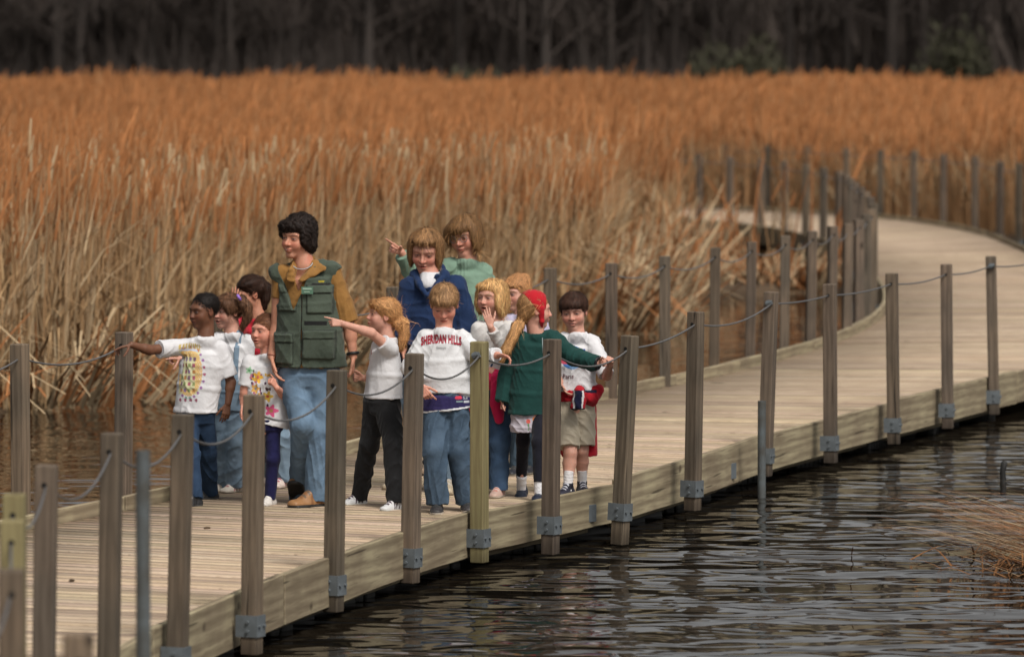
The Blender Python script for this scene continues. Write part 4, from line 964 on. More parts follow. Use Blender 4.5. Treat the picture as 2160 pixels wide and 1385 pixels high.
        idx = len(P) + np.arange(n * m_ * 2).reshape(n, m_, 2); FF = np.stack([idx[:, :-1, 0], idx[:, :-1, 1], idx[:, 1:, 1], idx[:, 1:, 0]], -1).reshape(-1, 4); CC = np.repeat(c, m_ * 2, 0)
        P = np.concatenate([P, np.array(VV)]); Q = np.concatenate([Q, np.array(FF)]); C = np.concatenate([C, np.clip(np.array(CC), 0, 1)])
        return s.child(name, P, Q, C, M['hair'])
    # ---------------------------------------------------------------- small extras
    def uv(s, P, O): D = P - O; return D @ s.l, D[:, 2]
    def tube(s, name, pts, r, color, m='plain', n=8, label=None):
        b = B(); b.tube([Vector(p - s.o) for p in pts], r, n, tuple(color)); o = link(name, b.mesh(name, smooth=True), M[m], s.root)
        if label: o['label'] = label
        return o
    def ringtube(s, name, c, axis, R_, r, color, m='plain', sq=1.0):
        ax_ = nrm(axis); a = nrm(np.cross(ax_, (0.3, .9, .2))); b_ = np.cross(ax_, a); pts = [c + a * math.cos(t) * R_ + b_ * math.sin(t) * R_ for t in np.linspace(0, 2 * math.pi, 17)]
        return s.tube(name, pts, r, color, m)
    def text(s, txt, O, size, color, arch=0.0, bold=.0, name='lettering', width=None, surf=None, xs=1.0):
        cu = bpy.data.curves.new('t', 'FONT'); cu.body = txt; cu.size = 1; cu.align_x = 'CENTER'; cu.offset = bold; cu.resolution_u = 3; cu.space_character = 1.0 + bold * 2.2
        o = bpy.data.objects.new('t', cu); COL.objects.link(o); bpy.context.view_layer.update()
        me = bpy.data.meshes.new_from_object(o.evaluated_get(bpy.context.evaluated_depsgraph_get())); bpy.data.objects.remove(o)
        bm = bmesh.new(); bm.from_mesh(me); bmesh.ops.triangulate(bm, faces=bm.faces[:])
        for _ in range(6):
            ed = [e_ for e_ in bm.edges if e_.calc_length() > .11]
            if ed: bmesh.ops.subdivide_edges(bm, edges=ed, cuts=1); bmesh.ops.triangulate(bm, faces=bm.faces[:])
        xsv = [v.co.x for v in bm.verts]; w_ = max(xsv) - min(xsv); sx = (width / w_) if width else size * xs
        P, Q, _n = surf; bv = BVHTree.FromPolygons([Vector(p) for p in P], [tuple(int(i) for i in q) for q in Q])
        for v in bm.verts:
            u = v.co.x * sx; vv = v.co.y * size; half = (width or w_ * sx) / 2; vv = vv + arch * (1 - (u / half) ** 2)
            p = O + s.l * u + V3(0, 0, vv) + s.f * .6; r_ = bv.ray_cast(Vector(p), Vector(-s.f))
            q = np.array(r_[0]) + s.f * .004 if r_[0] is not None else O + s.l * u + V3(0, 0, vv); v.co = Vector(q - s.o)
        me2 = bpy.data.meshes.new(name); bm.to_mesh(me2); bm.free(); a = me2.color_attributes.new('shade', 'FLOAT_COLOR', 'POINT'); a.data.foreach_set('color', np.tile((*color, 1), len(me2.vertices)).astype(f32))
        link(name, me2, M['cotton'], s.root)
WHITE = (.63, .62, .63); FAIR = (.57, .30, .22); RUDDY = (.58, .27, .19); TANS = (.46, .21, .13); DARKS = (.15, .064, .034)
DARKJ = (.024, .045, .085); MIDJ = (.068, .102, .145); BLUEJ = (.045, .08, .14); LIGHTJ = (.20, .27, .34); GUIDEJ = (.135, .20, .275)
CAPCUT = [((0, .30, .22), (0, .78, -.62))]
SCALP = ('e', (0, -.115, .155), (.375, .42, .385), CAPCUT)
POINT = dict(curl=(3, 74, 78, 82), tc=50, tuck=1); FIST = dict(curl=(78, 82, 84, 84), tc=60); REL = dict(curl=(16, 20, 24, 28)); FLAT = dict(curl=(4, 8, 12, 16))
def D(a, **k): q = dict(a); q.update(k); return q
CAMW = (0, -1, 0)
# ---- 1 boy with outstretched arm
p = Person('boy in a white sun print T-shirt and dark jeans stretching his arm out left', 1060, 1.18, DARKS, (.012, .009, .008), (428, 657, 72, 52, 4, 0), (434, 712), (413, 872),
           [(384, 737), (465, 745)], [[(316, 738, -.14), (277, 727, -.22), (226, 739, -.27)], [(487, 806), (481, 850, -.03), (473, 893, -.05)]],
           [(425, 748, 37), (424, 770, 43), (418, 815, 45), (413, 868, 45)], [((402, 962), (411, 1068, 35, 0)), ((438, 955), (443, 1053, 62, 0))], 22,
           [D(POINT, curl=(6, 22, 34, 40), th=CAMW, tc=10), D(REL, th=(-1, -.3, 0))], face=dict(frown=.3))
p.body()
def sunprint(q):
    O = q.px(409, 784); rg = random.Random(4)
    def paint(P, N, C):
        u, v = q.uv(P, O); fr = (N @ q.f) > .15; s_ = q.s
        U_, V_ = u * s_ / .92, v * s_; fr &= ~((U_ < -20) & (V_ > -4))
        m = fr & (np.abs(U_ + 2) < 27) & (np.abs(V_) < 46); C[m] = (.60, .58, .36)
        m = fr & (((U_ - 0) / 33) ** 2 + (V_ / 50) ** 2 < 1) & ~((np.abs(U_ + 4) < 20) & (np.abs(V_ + 2) < 34)); C[m & (np.sin(U_ * 1.1) * np.sin(V_ * .8) > -.5)] = (.66, .42, .16)
        rr_ = random.Random(5)
        for iy in range(6):
            for ix in range(4):
                cx, cy = -20 + ix * 11, 28 - iy * 13; c = rr_.choice([(.35, .10, .14), (.25, .30, .12), (.30, .20, .35), (.45, .22, .08), (.20, .12, .16)]); C[fr & (np.abs(U_ - cx) < 3.2) & (np.abs(V_ - cy) < 4)] = c
        for t in range(15):
            a = 1.9 - t * .28; cx, cy = 38 * math.cos(a), 54 * math.sin(a); c = rr_.choice([(.40, .13, .20), (.30, .15, .32), (.20, .32, .26), (.50, .16, .10)]); C[fr & ((U_ - cx) ** 2 + (V_ - cy) ** 2 < 10)] = c
        for t in range(4): C[fr & ((U_ + 22 - t * 14) ** 2 + (V_ + 58) ** 2 < 12)] = (.26, .08, .12)
        a_ = (np.abs(V_ - (56 - (U_ / 24) ** 2 * 4)) < 5.5) & (np.abs(U_) < 24) & (np.sin(U_ * 1.35) > -.55); C[fr & a_] = (.50, .38, .14)
        C[fr & (np.abs(V_ - (47 - (U_ / 24) ** 2 * 3)) < 1.6) & (np.abs(U_) < 18)] = (.45, .50, .62)
    return paint
p.shirt('t_shirt', WHITE, (.72, .82), (.056, .062, .05), neck=.060, grow=.004, paint=sunprint(p), amp=.003)
p.pants('jeans', DARKJ, (.083, .064, .058), var=.15); p.shoes((.03, .03, .032), (.06, .06, .06), (.02, .02, .02), (.3, .3, .3))
p.hair([('e', (0, -.125, .175), (.372, .41, .365), [((0, .30, .24), (0, .80, -.60))])], flow='x', strands=1200, slen=.012, jit=1, amp=.0018)
# ---- 2 girl in overalls
p = Person('girl in light denim overalls over a white shirt, behind the boy with outstretched arm', 1040, 1.16, FAIR, (.14, .075, .04), (479, 657, 72, 50, 2, 0), (490, 704), (484, 850),
           [(463, 722), (522, 728)], [[(418, 748, -.08), (380, 756, -.18), (342, 755, -.25)], [(513, 788), (516, 812, -.08), (524, 838, -.12)]],
           [(491, 732, 32), (489, 770, 38), (487, 825, 42), (485, 862, 42)], [((472, 925), (470, 1036, 35, 0)), ((494, 925), (497, 1038, 40, 0))], 22,
           [D(POINT, th=CAMW), D(REL, th=(-1, 0, 0))], face=dict(open=.03))
p.body(); p.shirt('shirt', WHITE, (.85, .85), (.062, .058, .05), neck=.058)
O2 = p.px(486, 745)
def ovr(G):
    X, Y, Z = G.grid(); l, f = p.l, p.f; u = (X - f32(O2[0])) * f32(l[0]) + (Y - f32(O2[1])) * f32(l[1]); fr = (X - f32(O2[0])) * f32(f[0]) + (Y - f32(O2[1])) * f32(f[1])
    v = Z - f32(O2[2]); st = np.maximum(np.abs(np.abs(u) - (.062 + .0 * v)) - .013, -v - .25); bib = np.maximum(np.abs(u) - .075, v + .035); lo = v + .15
    m = np.minimum(np.maximum(np.minimum(st, bib), -fr if False else -(fr + .02)), lo); G.F[:] = np.maximum(G.F, m.astype(f32))
def ovb(G):
    G.loft(p.torso, p.l, grow=.009, cap=.3); top = p.N - V3(0, 0, .028); k = p.k
    for a in p.S: G.seg(a * .9 + p.N * .1, top, .050 * k, .058 * k, .03)
    G.seg(top, p.torso[0][0], .058 * k, .078 * k, .03)
p.cloth('overalls_top', ovb, LIGHTJ, p.tpts(), .1, .0012, 'denim', post=ovr)
p.pants('overalls_legs', LIGHTJ, (.092, .078, .074)); p.shoes((.62, .56, .48), (.40, .35, .28), (.42, .20, .20), (.6, .55, .5))
HB = (.115, .062, .035)
tl = [p.px(512, 628, -.02), p.px(520, 645, -.03), p.px(522, 668, -.03), p.px(512, 690, -.03)]; p.tailr = .028
p.hair([SCALP, ('e', (0, .27, .27), (.27, .14, .15)), ('e', (.30, .08, .16), (.10, .22, .2)), ('e', (-.30, .08, .16), (.10, .22, .2))], flow='down', color=HB, tail=tl, strands=1100)
p.ringtube('hair_tie', p.px(504, 627, -.08), (1, 0, .6), .014, .008, (.30, .16, .55))
# ---- 3 girl in red
p = Person('dark haired girl in a red top with ponytail shading her eyes, behind the overalls girl', 1028, 1.26, TANS, (.035, .018, .012), (525, 621, 72, 64, 14, 0), (543, 672), (560, 832),
           [(516, 690), (572, 690)], [[(489, 706, -.12), (492, 652, -.24), (499, 612, -.25)], [(584, 740), (586, 785), (586, 812)]],
           [(544, 698, 32), (549, 740, 37), (556, 800, 40), (559, 842, 40)], [((565, 925), (566, 1020, 30, 0)), ((590, 925), (596, 1028, 20, 0))], 30, [D(FLAT, th=(-1, 0, .4)), REL])
p.body(); p.shirt('shirt', (.50, .025, .045), (.6, .6), (.058, .055, .05), neck=.056)
p.pants('jeans', LIGHTJ, (.085, .07, .066)); p.shoes((.60, .50, .44), (.45, .36, .30), (.35, .12, .14), (.62, .6, .6))
tl = [p.px(551, 590, 0), p.px(560, 606, 0), p.px(561, 628, 0), p.px(556, 650, 0)]; p.tailr = .03
p.hair([SCALP, ('e', (.2, .0, .33), (.2, .3, .15))], flow='tie', tie=(552, 596, .02), tail=tl, strands=900); p.ringtube('hair_tie', p.px(547, 588, 0), (1, 0, .8), .016, .007, (.6, .6, .6))
# ---- 4 girl in flower print shirt
p = Person('small girl in a flower print shirt holding the hand of the vest woman', 1066, 1.06, RUDDY, (.16, .075, .04), (558, 700, 71, 42, -2, 0), (567, 747), (560, 885),
           [(526, 770), (590, 772)], [[(517, 818), (512, 850), (507, 874)], [(600, 834, -.05), (584, 818, -.17), (569, 796, -.20)]],
           [(562, 775, 36), (560, 810, 42), (561, 850, 46), (563, 892, 47)], [((545, 968), (538, 1058, 15, 0)), ((576, 968), (570, 1066, 22, 0))], 20,
           [D(REL, th=(0, -1, 0)), D(FIST, th=(-.4, -.2, 1))], face=dict(open=.012))
p.body()
def flowers(q):
    O = q.px(560, 800)
    def paint(P, N, C):
        u, v = q.uv(P, O); fr = (N @ q.f) > .05; x, y = u * q.s, v * q.s; rg = random.Random(8)
        for k in range(46):
            cx, cy = rg.uniform(-30, 26), rg.uniform(-62, 22)
            if cx + cy * .4 > 34 or abs(cx - 14 + (cy + 20) * .35) > 34: continue
            C[fr & (((x - cx) / 2.2) ** 2 + ((y - cy) / 3.4) ** 2 < 1)] = rg.choice([(.05, .02, .05), (.06, .03, .03), (.55, .33, .05), (.42, .14, .20), (.55, .30, .06)])
        for cx, cy, r_, c, cc in ((-26, 20, 8, (.30, .52, .33), (.1, .25, .12)), (-7, 6, 13, (.80, .44, .06), (.62, .18, .10)), (24, -64, 14, (.62, .10, .22), (.40, .22, .10)), (-12, -18, 11, (.70, .38, .10), (.2, .2, .2)), (16, -34, 12, (.55, .36, .06), (.35, .08, .04))):
            a = np.arctan2(y - cy, x - cx); r = np.hypot(x - cx, y - cy); C[fr & (r < r_ * (.80 + .22 * np.cos(5 * a)))] = c; C[fr & (r < r_ * .28)] = cc
    return paint
p.shirt('shirt', WHITE, (.9, .9), (.060, .056, .05), neck=.056, paint=flowers(p), slope=(-.25, 0, -1))
p.pants('leggings', (.012, .012, .055), (.066, .050, .043), m='cotton', amp=.001); p.shoes((.66, .62, .58), (.5, .46, .42), (.6, .56, .52), (.66, .64, .62))
p.hair([SCALP, ('e', (.12, -.32, .05), (.24, .22, .26))], flow='tie', tie=(590, 690, .06), strands=800, amp=.002)
# ---- 6 pointing girl
p = Person('blonde girl with ponytail in a white T-shirt and black trousers pointing left', 1070, 1.14, FAIR, (.62, .36, .16), (806, 666, 72, 74, -8, 0), (816, 714), (806, 848),
           [(800, 738, .09), (823, 742, -.07)], [[(788, 795, .12), (768, 797, .1), (746, 795, .08)], [(783, 702, -.16), (724, 683, -.22), (680, 676, -.25)]],
           [(813, 745, 30), (811, 790, 38), (808, 838, 41)], [((779, 935), (757, 1064, 50, 0)), ((828, 935), (833, 1076, 35, 0))], 48,
           [D(FIST, th=(0, -.3, 1)), D(POINT, th=(0, .2, 1), curl=(3, 52, 62, 70))])
p.body()
def badge(P, N, C):
    O = p.px(779, 741); u, v = p.uv(P, O); C[(np.abs((P - O)[:, 0]) < .014) & (np.abs(v) < .016) & (np.linalg.norm(P - O, axis=1) < .06)] = (.42, .13, .10)
p.shirt('t_shirt', WHITE, (.45, .45), (.062, .060, .05), neck=.055, paint=badge)
p.pants('trousers', (.013, .013, .014), (.098, .072, .058), m='cotton', amp=.0035); p.shoes((.62, .62, .62), (.60, .60, .56), (.06, .03, .05), (.68, .66, .66))
tl = [p.px(838, 668, 0), p.px(850, 684, 0), p.px(853, 708, 0), p.px(846, 735, 0)]; p.tailr = .034
HB = (.56, .33, .15)
p.hair([SCALP, ('e', (0, .24, .29), (.27, .16, .13)), ('e', (.24, .0, .28), (.16, .32, .2))], flow='tie', tie=(838, 672, .0), color=HB, tail=tl, strands=1300, jit=.5, slen=.11)
# ---- 5 guide
p = Person('woman guide with short dark curly hair in a green pocket vest over an ochre shirt', 1068, 1.66, (.50, .235, .15), (.014, .010, .009), (627, 503, 85, 36, 2, -4), (643, 566), (652, 792),
           [(592, 586), (700, 583)], [[(584, 692, .02), (573, 752, -.02), (580, 792, -.05)], [(738, 695), (745, 752, -.02), (744, 797, -.04)]],
           [(643, 590, 52), (646, 640, 60), (650, 700, 67), (655, 772, 72)], [((640, 895, -.10), (631, 1060, 8, -38)), ((674, 908), (668, 1069, 48, 0))], 14,
           [D(REL, th=CAMW), D(REL, th=CAMW, curl=(35, 42, 46, 50))], kid=False, face=dict(smile=.35, teeth=1), h=.0042)
p.body()
OCH = (.25, .125, .035)
def vneck(G):
    X, Y, Z = G.grid(); O = p.px(638, 603); l, f = p.l, p.f
    u = (X - f32(O[0])) * f32(l[0]) + (Y - f32(O[1])) * f32(l[1]); w_ = (X - f32(O[0])) * f32(f[0]) + (Y - f32(O[1])) * f32(f[1]); v = Z - f32(O[2])
    cut = np.maximum(np.abs(u) - np.maximum(v * .42 + .012, 0), -(w_ - .0)); cut = np.maximum(cut, -(v + .02)); G.F[:] = np.maximum(G.F, (-cut).astype(f32))
p.sleeve0 = .046; p.shirt('shirt', OCH, (.45, .88), (.058, .078, .07), neck=.060, grow=-.006, amp=.003, post=vneck, var=.1)
def wings(G):
    for sx, (x, y) in ((-1, (612, 570)), (1, (684, 566))):
        a = p.N + p.l * sx * .050 + V3(0, 0, .014) + p.f * .01; b = p.px(x, y, -.085); c = p.N + p.f * .105 + p.l * (sx * .030 - .02) - V3(0, 0, .085)
        G.seg(a, (b + c) / 2, .022, .014, .01, w=p.l, qa=.008, qb=.006); G.seg(a, b, .030, .008, .01, w=p.f - V3(0, 0, .8), qa=.008, qb=.006); G.seg(a, c, .020, .020, .012, w=p.l * sx + V3(0, 0, .5), qa=.007, qb=.005); G.seg(b, c, .012, .010, .02, w=p.l, qa=.006, qb=.006)
    G.seg(p.N - p.f * .035 + V3(0, 0, .03) - p.l * .03, p.N - p.f * .035 + V3(0, 0, .03) + p.l * .03, .022, .022, .02)
p.cloth('collar', wings, (.27, .135, .038), [p.N, p.px(612, 640, -.1), p.px(700, 560, -.1)], .12, .0015)
VG = (.062, .078, .058)
PK = [(-.088, .035, .058, .075, .012), (.098, .03, .068, .082, .012), (-.108, -.25, .062, .088, .016), (.098, -.225, .088, .082, .016)]
OV = p.px(648, 640)
def vest_post(G):
    X, Y, Z = G.grid(); l, f = p.l, p.f; u = (X - f32(OV[0])) * f32(l[0]) + (Y - f32(OV[1])) * f32(l[1]); w_ = (X - f32(OV[0])) * f32(f[0]) + (Y - f32(OV[1])) * f32(f[1]); v = Z - f32(OV[2])
    fr = w_ > .02
    for cx, cy, hx, hy, t in PK:
        e = np.clip((hx - np.abs(u - cx)) / .008, 0, 1) * np.clip((hy - np.abs(v - cy)) / .008, 0, 1) * fr; G.F[:] -= (e * t).astype(f32)
        e = np.clip((hx + .006 - np.abs(u - cx)) / .004, 0, 1) * np.clip((hy * .32 - np.abs(v - (cy + hy * .72))) / .004, 0, 1) * fr; G.F[:] -= (e * .006).astype(f32)
    # open front, arm holes
    cut = np.maximum(np.abs(u + .048) - (.006 + np.maximum(v + .03, 0) * .40), -w_); cut = np.maximum(cut, -(v + .03)); G.F[:] = np.maximum(G.F, (-cut).astype(f32))
    cut2 = np.maximum(np.maximum(np.abs(u) - np.maximum(.004, (-v - .33) * .5), -w_), -.3); G.F[:] = np.maximum(G.F, -cut2.astype(f32) - .001)
    for i in (1,):
        S_ = p.S[i]; sg_ = -1 if i == 0 else 1; us = (S_ - OV) @ l; a = np.sqrt((u - f32(us) - sg_ * .085) ** 2 + (np.maximum(np.abs(v - f32(S_[2] - OV[2]) + .085) - .06, 0) * .8) ** 2) - .046; G.F[:] = np.maximum(G.F, (-a).astype(f32))
def vest(G):
    rg = list(p.torso); c, rx, ry = rg[-1]; rg = rg + [(c - V3(0, 0, .05), rx, ry)]; G.loft(rg, p.l, grow=.014, clip=[(c, (.0, 0, -1))], cap=.3)
    top = p.N - V3(0, 0, .03)
    for q in p.S: G.seg(q * 1.03 - p.N * .03, top, .060, .060, .03)
    G.seg(top, p.torso[0][0], .07, .09, .03); G.seg(p.N, p.N + V3(0, 0, .12), .066, .1, .004, op='s')
def vpaint(P, N, C):
    u, v = p.uv(P, OV); fr = (N @ p.f) > -.2
    for cx, cy, hx, hy, t in PK:
        b = fr & (np.abs(np.maximum(np.abs(u - cx) - hx, np.abs(v - cy) - hy)) < .0035); C[b] *= .55
        C[fr & (np.abs(v - (cy + hy * .40)) < .004) & (np.abs(u - cx) < hx)] *= .45
    C[fr & (np.abs(u - .10) < .045) & (np.abs(v - .115) < .006)] = (.015, .014, .013)
    C[fr & (np.abs(u - .105) < .013) & (np.abs(v - .128) < .005)] = (.35, .27, .02)
    C[fr & (np.abs(v + .105) < .012) & (u > .02) & (u < .14)] = (.012, .012, .012)
p.cloth('vest', vest, VG, p.tpts([p.torso[-1][0] - V3(0, 0, .06)]), .16, .0028, 'cotton', paint=vpaint, post=vest_post, var=.16, seed=7)
# name badge
bo = p.last; b = B(); O = p.px(663, 610); bv = BVHTree.FromPolygons([Vector(q) for q in bo[0]], [tuple(int(i) for i in q) for q in bo[1]])
def onto(q, surf_bv, per, off=.003):
    r_ = surf_bv.ray_cast(Vector(q + per.f * .6), Vector(-per.f)); return (np.array(r_[0]) if r_[0] is not None else q) + per.f * off
C0 = onto(O, bv, p, .008)
for (u0, u1, v0, v1, off, c) in ((-.034, .034, -.020, .020, 0, (.10, .19, .13)), (-.026, .026, .004, .013, .0022, (.34, .46, .36)), (-.018, .014, -.012, -.006, .0022, (.30, .42, .32))):
    mt = Matrix(((*p.l, 0), (*(-p.f), 0), (0, 0, 1, 0), (0, 0, 0, 1))).transposed(); mt.translation = Vector(C0 - p.o + p.f * off); b.box((u0, -.001, v0), (u1, .001, v1), mt, c)
link('name_badge', b.mesh('name_badge'), M['plain'], p.root)
p.pants('jeans', GUIDEJ, (.100, .070, .066), waist=.155, belt=p.px(653, 770), cuffdrop=.035); p.shoes((.30, .15, .06), (.03, .028, .026), (.22, .10, .04), (.12, .08, .05), boots=True)
HC_ = (.020, .014, .012)
p.hair([('e', (0, -.12, .20), (.39, .43, .42), [((0, .30, .17), (0, .80, -.60))]), ('e', (-.04, .24, .33), (.31, .17, .15)), ('e', (.31, .06, .04), (.085, .18, .24)), ('e', (-.31, .12, .16), (.085, .15, .16)),
        ('e', (0, -.36, -.12), (.28, .20, .32)), ('e', (.28, -.16, -.10), (.12, .2, .22))], flow='x', color=HC_, strands=2200, slen=.035, jit=.8, amp=.009, wid=.004)
a3 = p.arms[1]; p.ringtube('wrist_watch', a3[2] + (a3[1] - a3[2]) * .12, a3[1] - a3[2], .029, .009, (.012, .012, .012))
a3 = p.arms[0]; p.ringtube('bracelet', a3[2] + (a3[1] - a3[2]) * .05, a3[1] - a3[2], .027, .003, (.35, .12, .08))
nk = [p.N + V3(0, 0, .012) + p.l * math.cos(t) * .058 + p.f * (.045 + .03 * math.sin(t)) - V3(0, 0, .035 * math.sin(t)) for t in np.linspace(.0, math.pi, 14)]; p.tube('necklace', nk, .0028, (.4, .42, .45), n=6)
# ---- 7 woman in blue hoodie
p = Person('woman with a light brown bob looking down, in a dark blue hooded sweatshirt over white', 1034, 1.54, (.56, .27, .19), (.22, .13, .065), (897, 530, 85, 10, 20, -5), (906, 584), (905, 800),
           [(868, 614), (960, 614)], [[(846, 675), (850, 738, -.1), (856, 775, -.14)], [(981, 678), (977, 742, -.1), (972, 782, -.14)]],
           [(912, 612, 50), (911, 655, 58), (908, 720, 62), (905, 800, 62)], [((878, 915), (838, 1030, 20, 0)), ((925, 915), (947, 1040, 5, 0))], 5, kid=False, face=dict(frown=.25, open=.010, eye=.014, brow=.25), h=.0042)
p.body()
NV = (.012, .027, .075); OH = p.px(896, 596)
def whitebit(G): G.seg(p.N - V3(0, 0, .005), p.N + p.f * .05 - V3(0, 0, .060), .060, .048, .02, clip=[(p.N + V3(0, 0, .012), (0, 0, 1))]); G.seg(p.N + V3(0, 0, .0), p.N + V3(0, 0, .1), .054, .065, .004, op='s')
p.cloth('undershirt', whitebit, WHITE, [p.N, p.N + p.f * .07 - V3(0, 0, .07)], .12, .001)
def hv(G):
    X, Y, Z = G.grid(); l, f = p.l, p.f; u = (X - f32(OH[0])) * f32(l[0]) + (Y - f32(OH[1])) * f32(l[1]); w_ = (X - f32(OH[0])) * f32(f[0]) + (Y - f32(OH[1])) * f32(f[1]); v = Z - f32(OH[2])
    cut = np.maximum(np.maximum(np.abs(u) - np.maximum((v + .035) * .85, 0), -w_ + .02), -(v + .035)); G.F[:] = np.maximum(G.F, (-cut).astype(f32))
    r0, r1 = .030, .024
def hood(G):
    for sx in (-1, 1):
        a = p.N - p.f * .08 + p.l * sx * .05 + V3(0, 0, .0); b_ = p.N + p.l * sx * .088 - V3(0, 0, .012); c = p.N + p.f * .09 + p.l * sx * .05 - V3(0, 0, .065); d_ = p.N + p.f * .125 + p.l * sx * .004 - V3(0, 0, .125)
        G.seg(a, b_, .032, .028, .02); G.seg(b_, c, .026, .018, .02); G.seg(c, d_, .017, .011, .015)
    G.seg(p.N - p.f * .085 - p.l * .05 + V3(0, 0, .02), p.N - p.f * .085 + p.l * .05 + V3(0, 0, .02), .038, .038, .02)
p.shirt('hooded_sweatshirt', NV, (1.95, 1.95), (.064, .066, .056), neck=.070, nz=-.03, grow=.004, amp=.0042, var=.2, post=hv)
p.cloth('hood', hood, np.array(NV) * 1.1, [p.N, p.N + p.l * .12, p.N - p.l * .12, p.N + p.f * .14 - V3(0, 0, .1), p.N - p.f * .13], .06, .002)
p.pants('jeans', LIGHTJ, (.098, .075, .070), waist=.15); p.shoes((.50, .42, .30), (.40, .33, .24), (.45, .38, .28), (.55, .5, .45))
BOB = [('e', (0, -.12, .17), (.41, .45, .39), [((0, .24, .26), (0, .80, -.60))]), ('e', (0, .20, .30), (.30, .20, .13)), ('e', (.355, .02, -.03), (.10, .22, .36)), ('e', (-.355, .02, -.03), (.10, .22, .36)), ('e', (0, -.33, -.08), (.36, .18, .38))]
p.hair([('e', (0, -.12, .17), (.40, .44, .38), [((0, .24, .33), (0, .80, -.60))]), ('e', (0, .18, .37), (.27, .18, .085)), ('e', (.345, -.02, -.03), (.085, .20, .35)), ('e', (-.345, -.02, -.03), (.085, .20, .35)), BOB[4]], flow='down', color=(.27, .165, .08), strands=1800, slen=.085, amp=.004, jit=.14, tips=(.40, .25, .11))
# ---- 8 woman in green
p = Person('woman with glasses in a pale green sweatshirt pointing left, standing behind the others', 1000, 1.56, (.54, .26, .18), (.19, .11, .055), (980, 499, 83, 24, 10, 6), (986, 552), (985, 775),
           [(948, 574), (1018, 584)], [[(874, 584, -.02), (847, 532, -.12), (806, 512, -.2)], [(1040, 655), (1036, 720, -.04), (1032, 755, -.06)]],
           [(986, 582, 44), (988, 640, 55), (986, 700, 58), (985, 765, 58)], [((965, 885), (910, 1000, 15, 0)), ((1002, 885), (1003, 1003, 0, 0))], 12, [D(POINT, th=(0, -.3, 1)), REL], kid=False, h=.0042)
p.body(); p.shirt('sweatshirt', (.19, .29, .215), (1.92, 1.92), (.062, .062, .05), nz=-.022, neck=.062, amp=.0035, var=.1)
p.pants('trousers', (.03, .03, .035), (.095, .072, .065), waist=.14); p.shoes((.28, .2, .14), (.12, .1, .08), (.2, .15, .1), (.3, .25, .2))
p.hair([BOB[0], ('e', (-.05, .24, .27), (.30, .17, .15)), ('e', (.36, .05, -.02), (.11, .23, .33)), ('e', (-.36, .07, .10), (.12, .23, .24)), ('e', (0, -.33, -.08), (.36, .18, .34))], flow='down', color=(.20, .12, .055), strands=1800, slen=.11, jit=.2, tips=(.36, .23, .11))
for sx in (-1, 1): p.ringtube('glasses_rim', p.hp((sx * .15, .385, .01)), p.HM[1] + .2 * sx * p.HM[0], .021, .0022, (.12, .11, .10))
p.tube('glasses_bridge', [p.hp((-.05, .41, .02)), p.hp((.05, .41, .02))], .002, (.1, .1, .1))
# ---- 9 boy in sweatshirt
p = Person('boy with short sandy hair looking down, in a white lettered sweatshirt and loose jeans', 1080, 1.29, RUDDY, (.30, .19, .10), (937, 643, 78, 3, 30, 0), (936, 698), (941, 855),
           [(897, 718), (975, 718)], [[(866, 775, -.02), (886, 812, -.12), (912, 850, -.15)], [(1010, 752, -.06), (1050, 749, -.20), (1108, 757, -.32)]],
           [(937, 726, 43), (940, 760, 50), (942, 795, 54), (942, 826, 51)], [((917, 950), (922, 1083, 2, 0)), ((968, 950), (985, 1079, -6, 0))], 0,
           [D(REL, th=(1, -.2, .3), curl=(20, 45, 52, 56)), D(REL, th=(0, -1, .2), curl=(14, 30, 40, 44), tc=5)], face=dict(eye=.016))
p.body(); p.shirt('sweatshirt', (.65, .645, .65), (1.75, 1.93), (.056, .060, .046), neck=.060, amp=.0034, blouse=.052, nz=-.010)
sf = p.last; p.text('SHERIDAN HILLS', p.px(931, 727), .064, (.33, .022, .04), arch=.016, bold=.042, width=.224, surf=sf); p.text('Elementary', p.px(931, 734), .020, (.16, .16, .17), surf=sf, width=.052)
def jer(G):
    rg = [p.ring(942, 838, 50), p.ring(941, 862, 52), p.ring(940, 900, 53)]; G.loft(rg, p.l, grow=.010, clip=[(p.px(941, 864), nrm((.12, 0, -1)))], cap=.3)
def jp(P, N, C):
    O = p.px(941, 864); v = (P - O)[:, 2] - (P - O)[:, 0] * .12; C[v < .0085] = (.68, .68, .70); u = (P - O) @ p.l; fr = (N @ p.f) > 0; v2 = (P - O)[:, 2]
    C[fr & (((u - .07) / .020) ** 2 + ((v2 - .072) / .010) ** 2 < 1)] = (.50, .04, .07); C[fr & (np.abs(u - .108) < .012) & (np.abs(v2 - .074) < .010)] = (.30, .32, .36); C[fr & (np.abs(u - .108) < .005) & (np.abs(v2 - .074) < .006)] = (.03, .03, .05)
    C[fr & (np.abs(u - .075) < .018) & (np.abs(v2 - .053) < .004)] = (.22, .30, .30); C[fr & (np.abs(u - .115) < .016) & (np.abs(v2 - .050) < .005)] = (.55, .56, .6)
p.cloth('purple_jersey', jer, (.026, .020, .080), [p.px(941, 800), p.px(941, 900)], .2, .0012, paint=jp)
p.pants('jeans', MIDJ, (.090, .080, .076), amp=.004, waist=.112, cuffdrop=.018); p.shoes((.05, .045, .045), (.58, .52, .44), (.03, .03, .03), (.05, .05, .05))
p.hair([('e', (0, -.10, .17), (.375, .43, .385), [((0, .31, .20), (0, .74, -.66))]), ('e', (0, .22, .27), (.27, .16, .13))], flow='front', color=(.33, .215, .115), strands=1700, slen=.04, jit=.25, amp=.003)
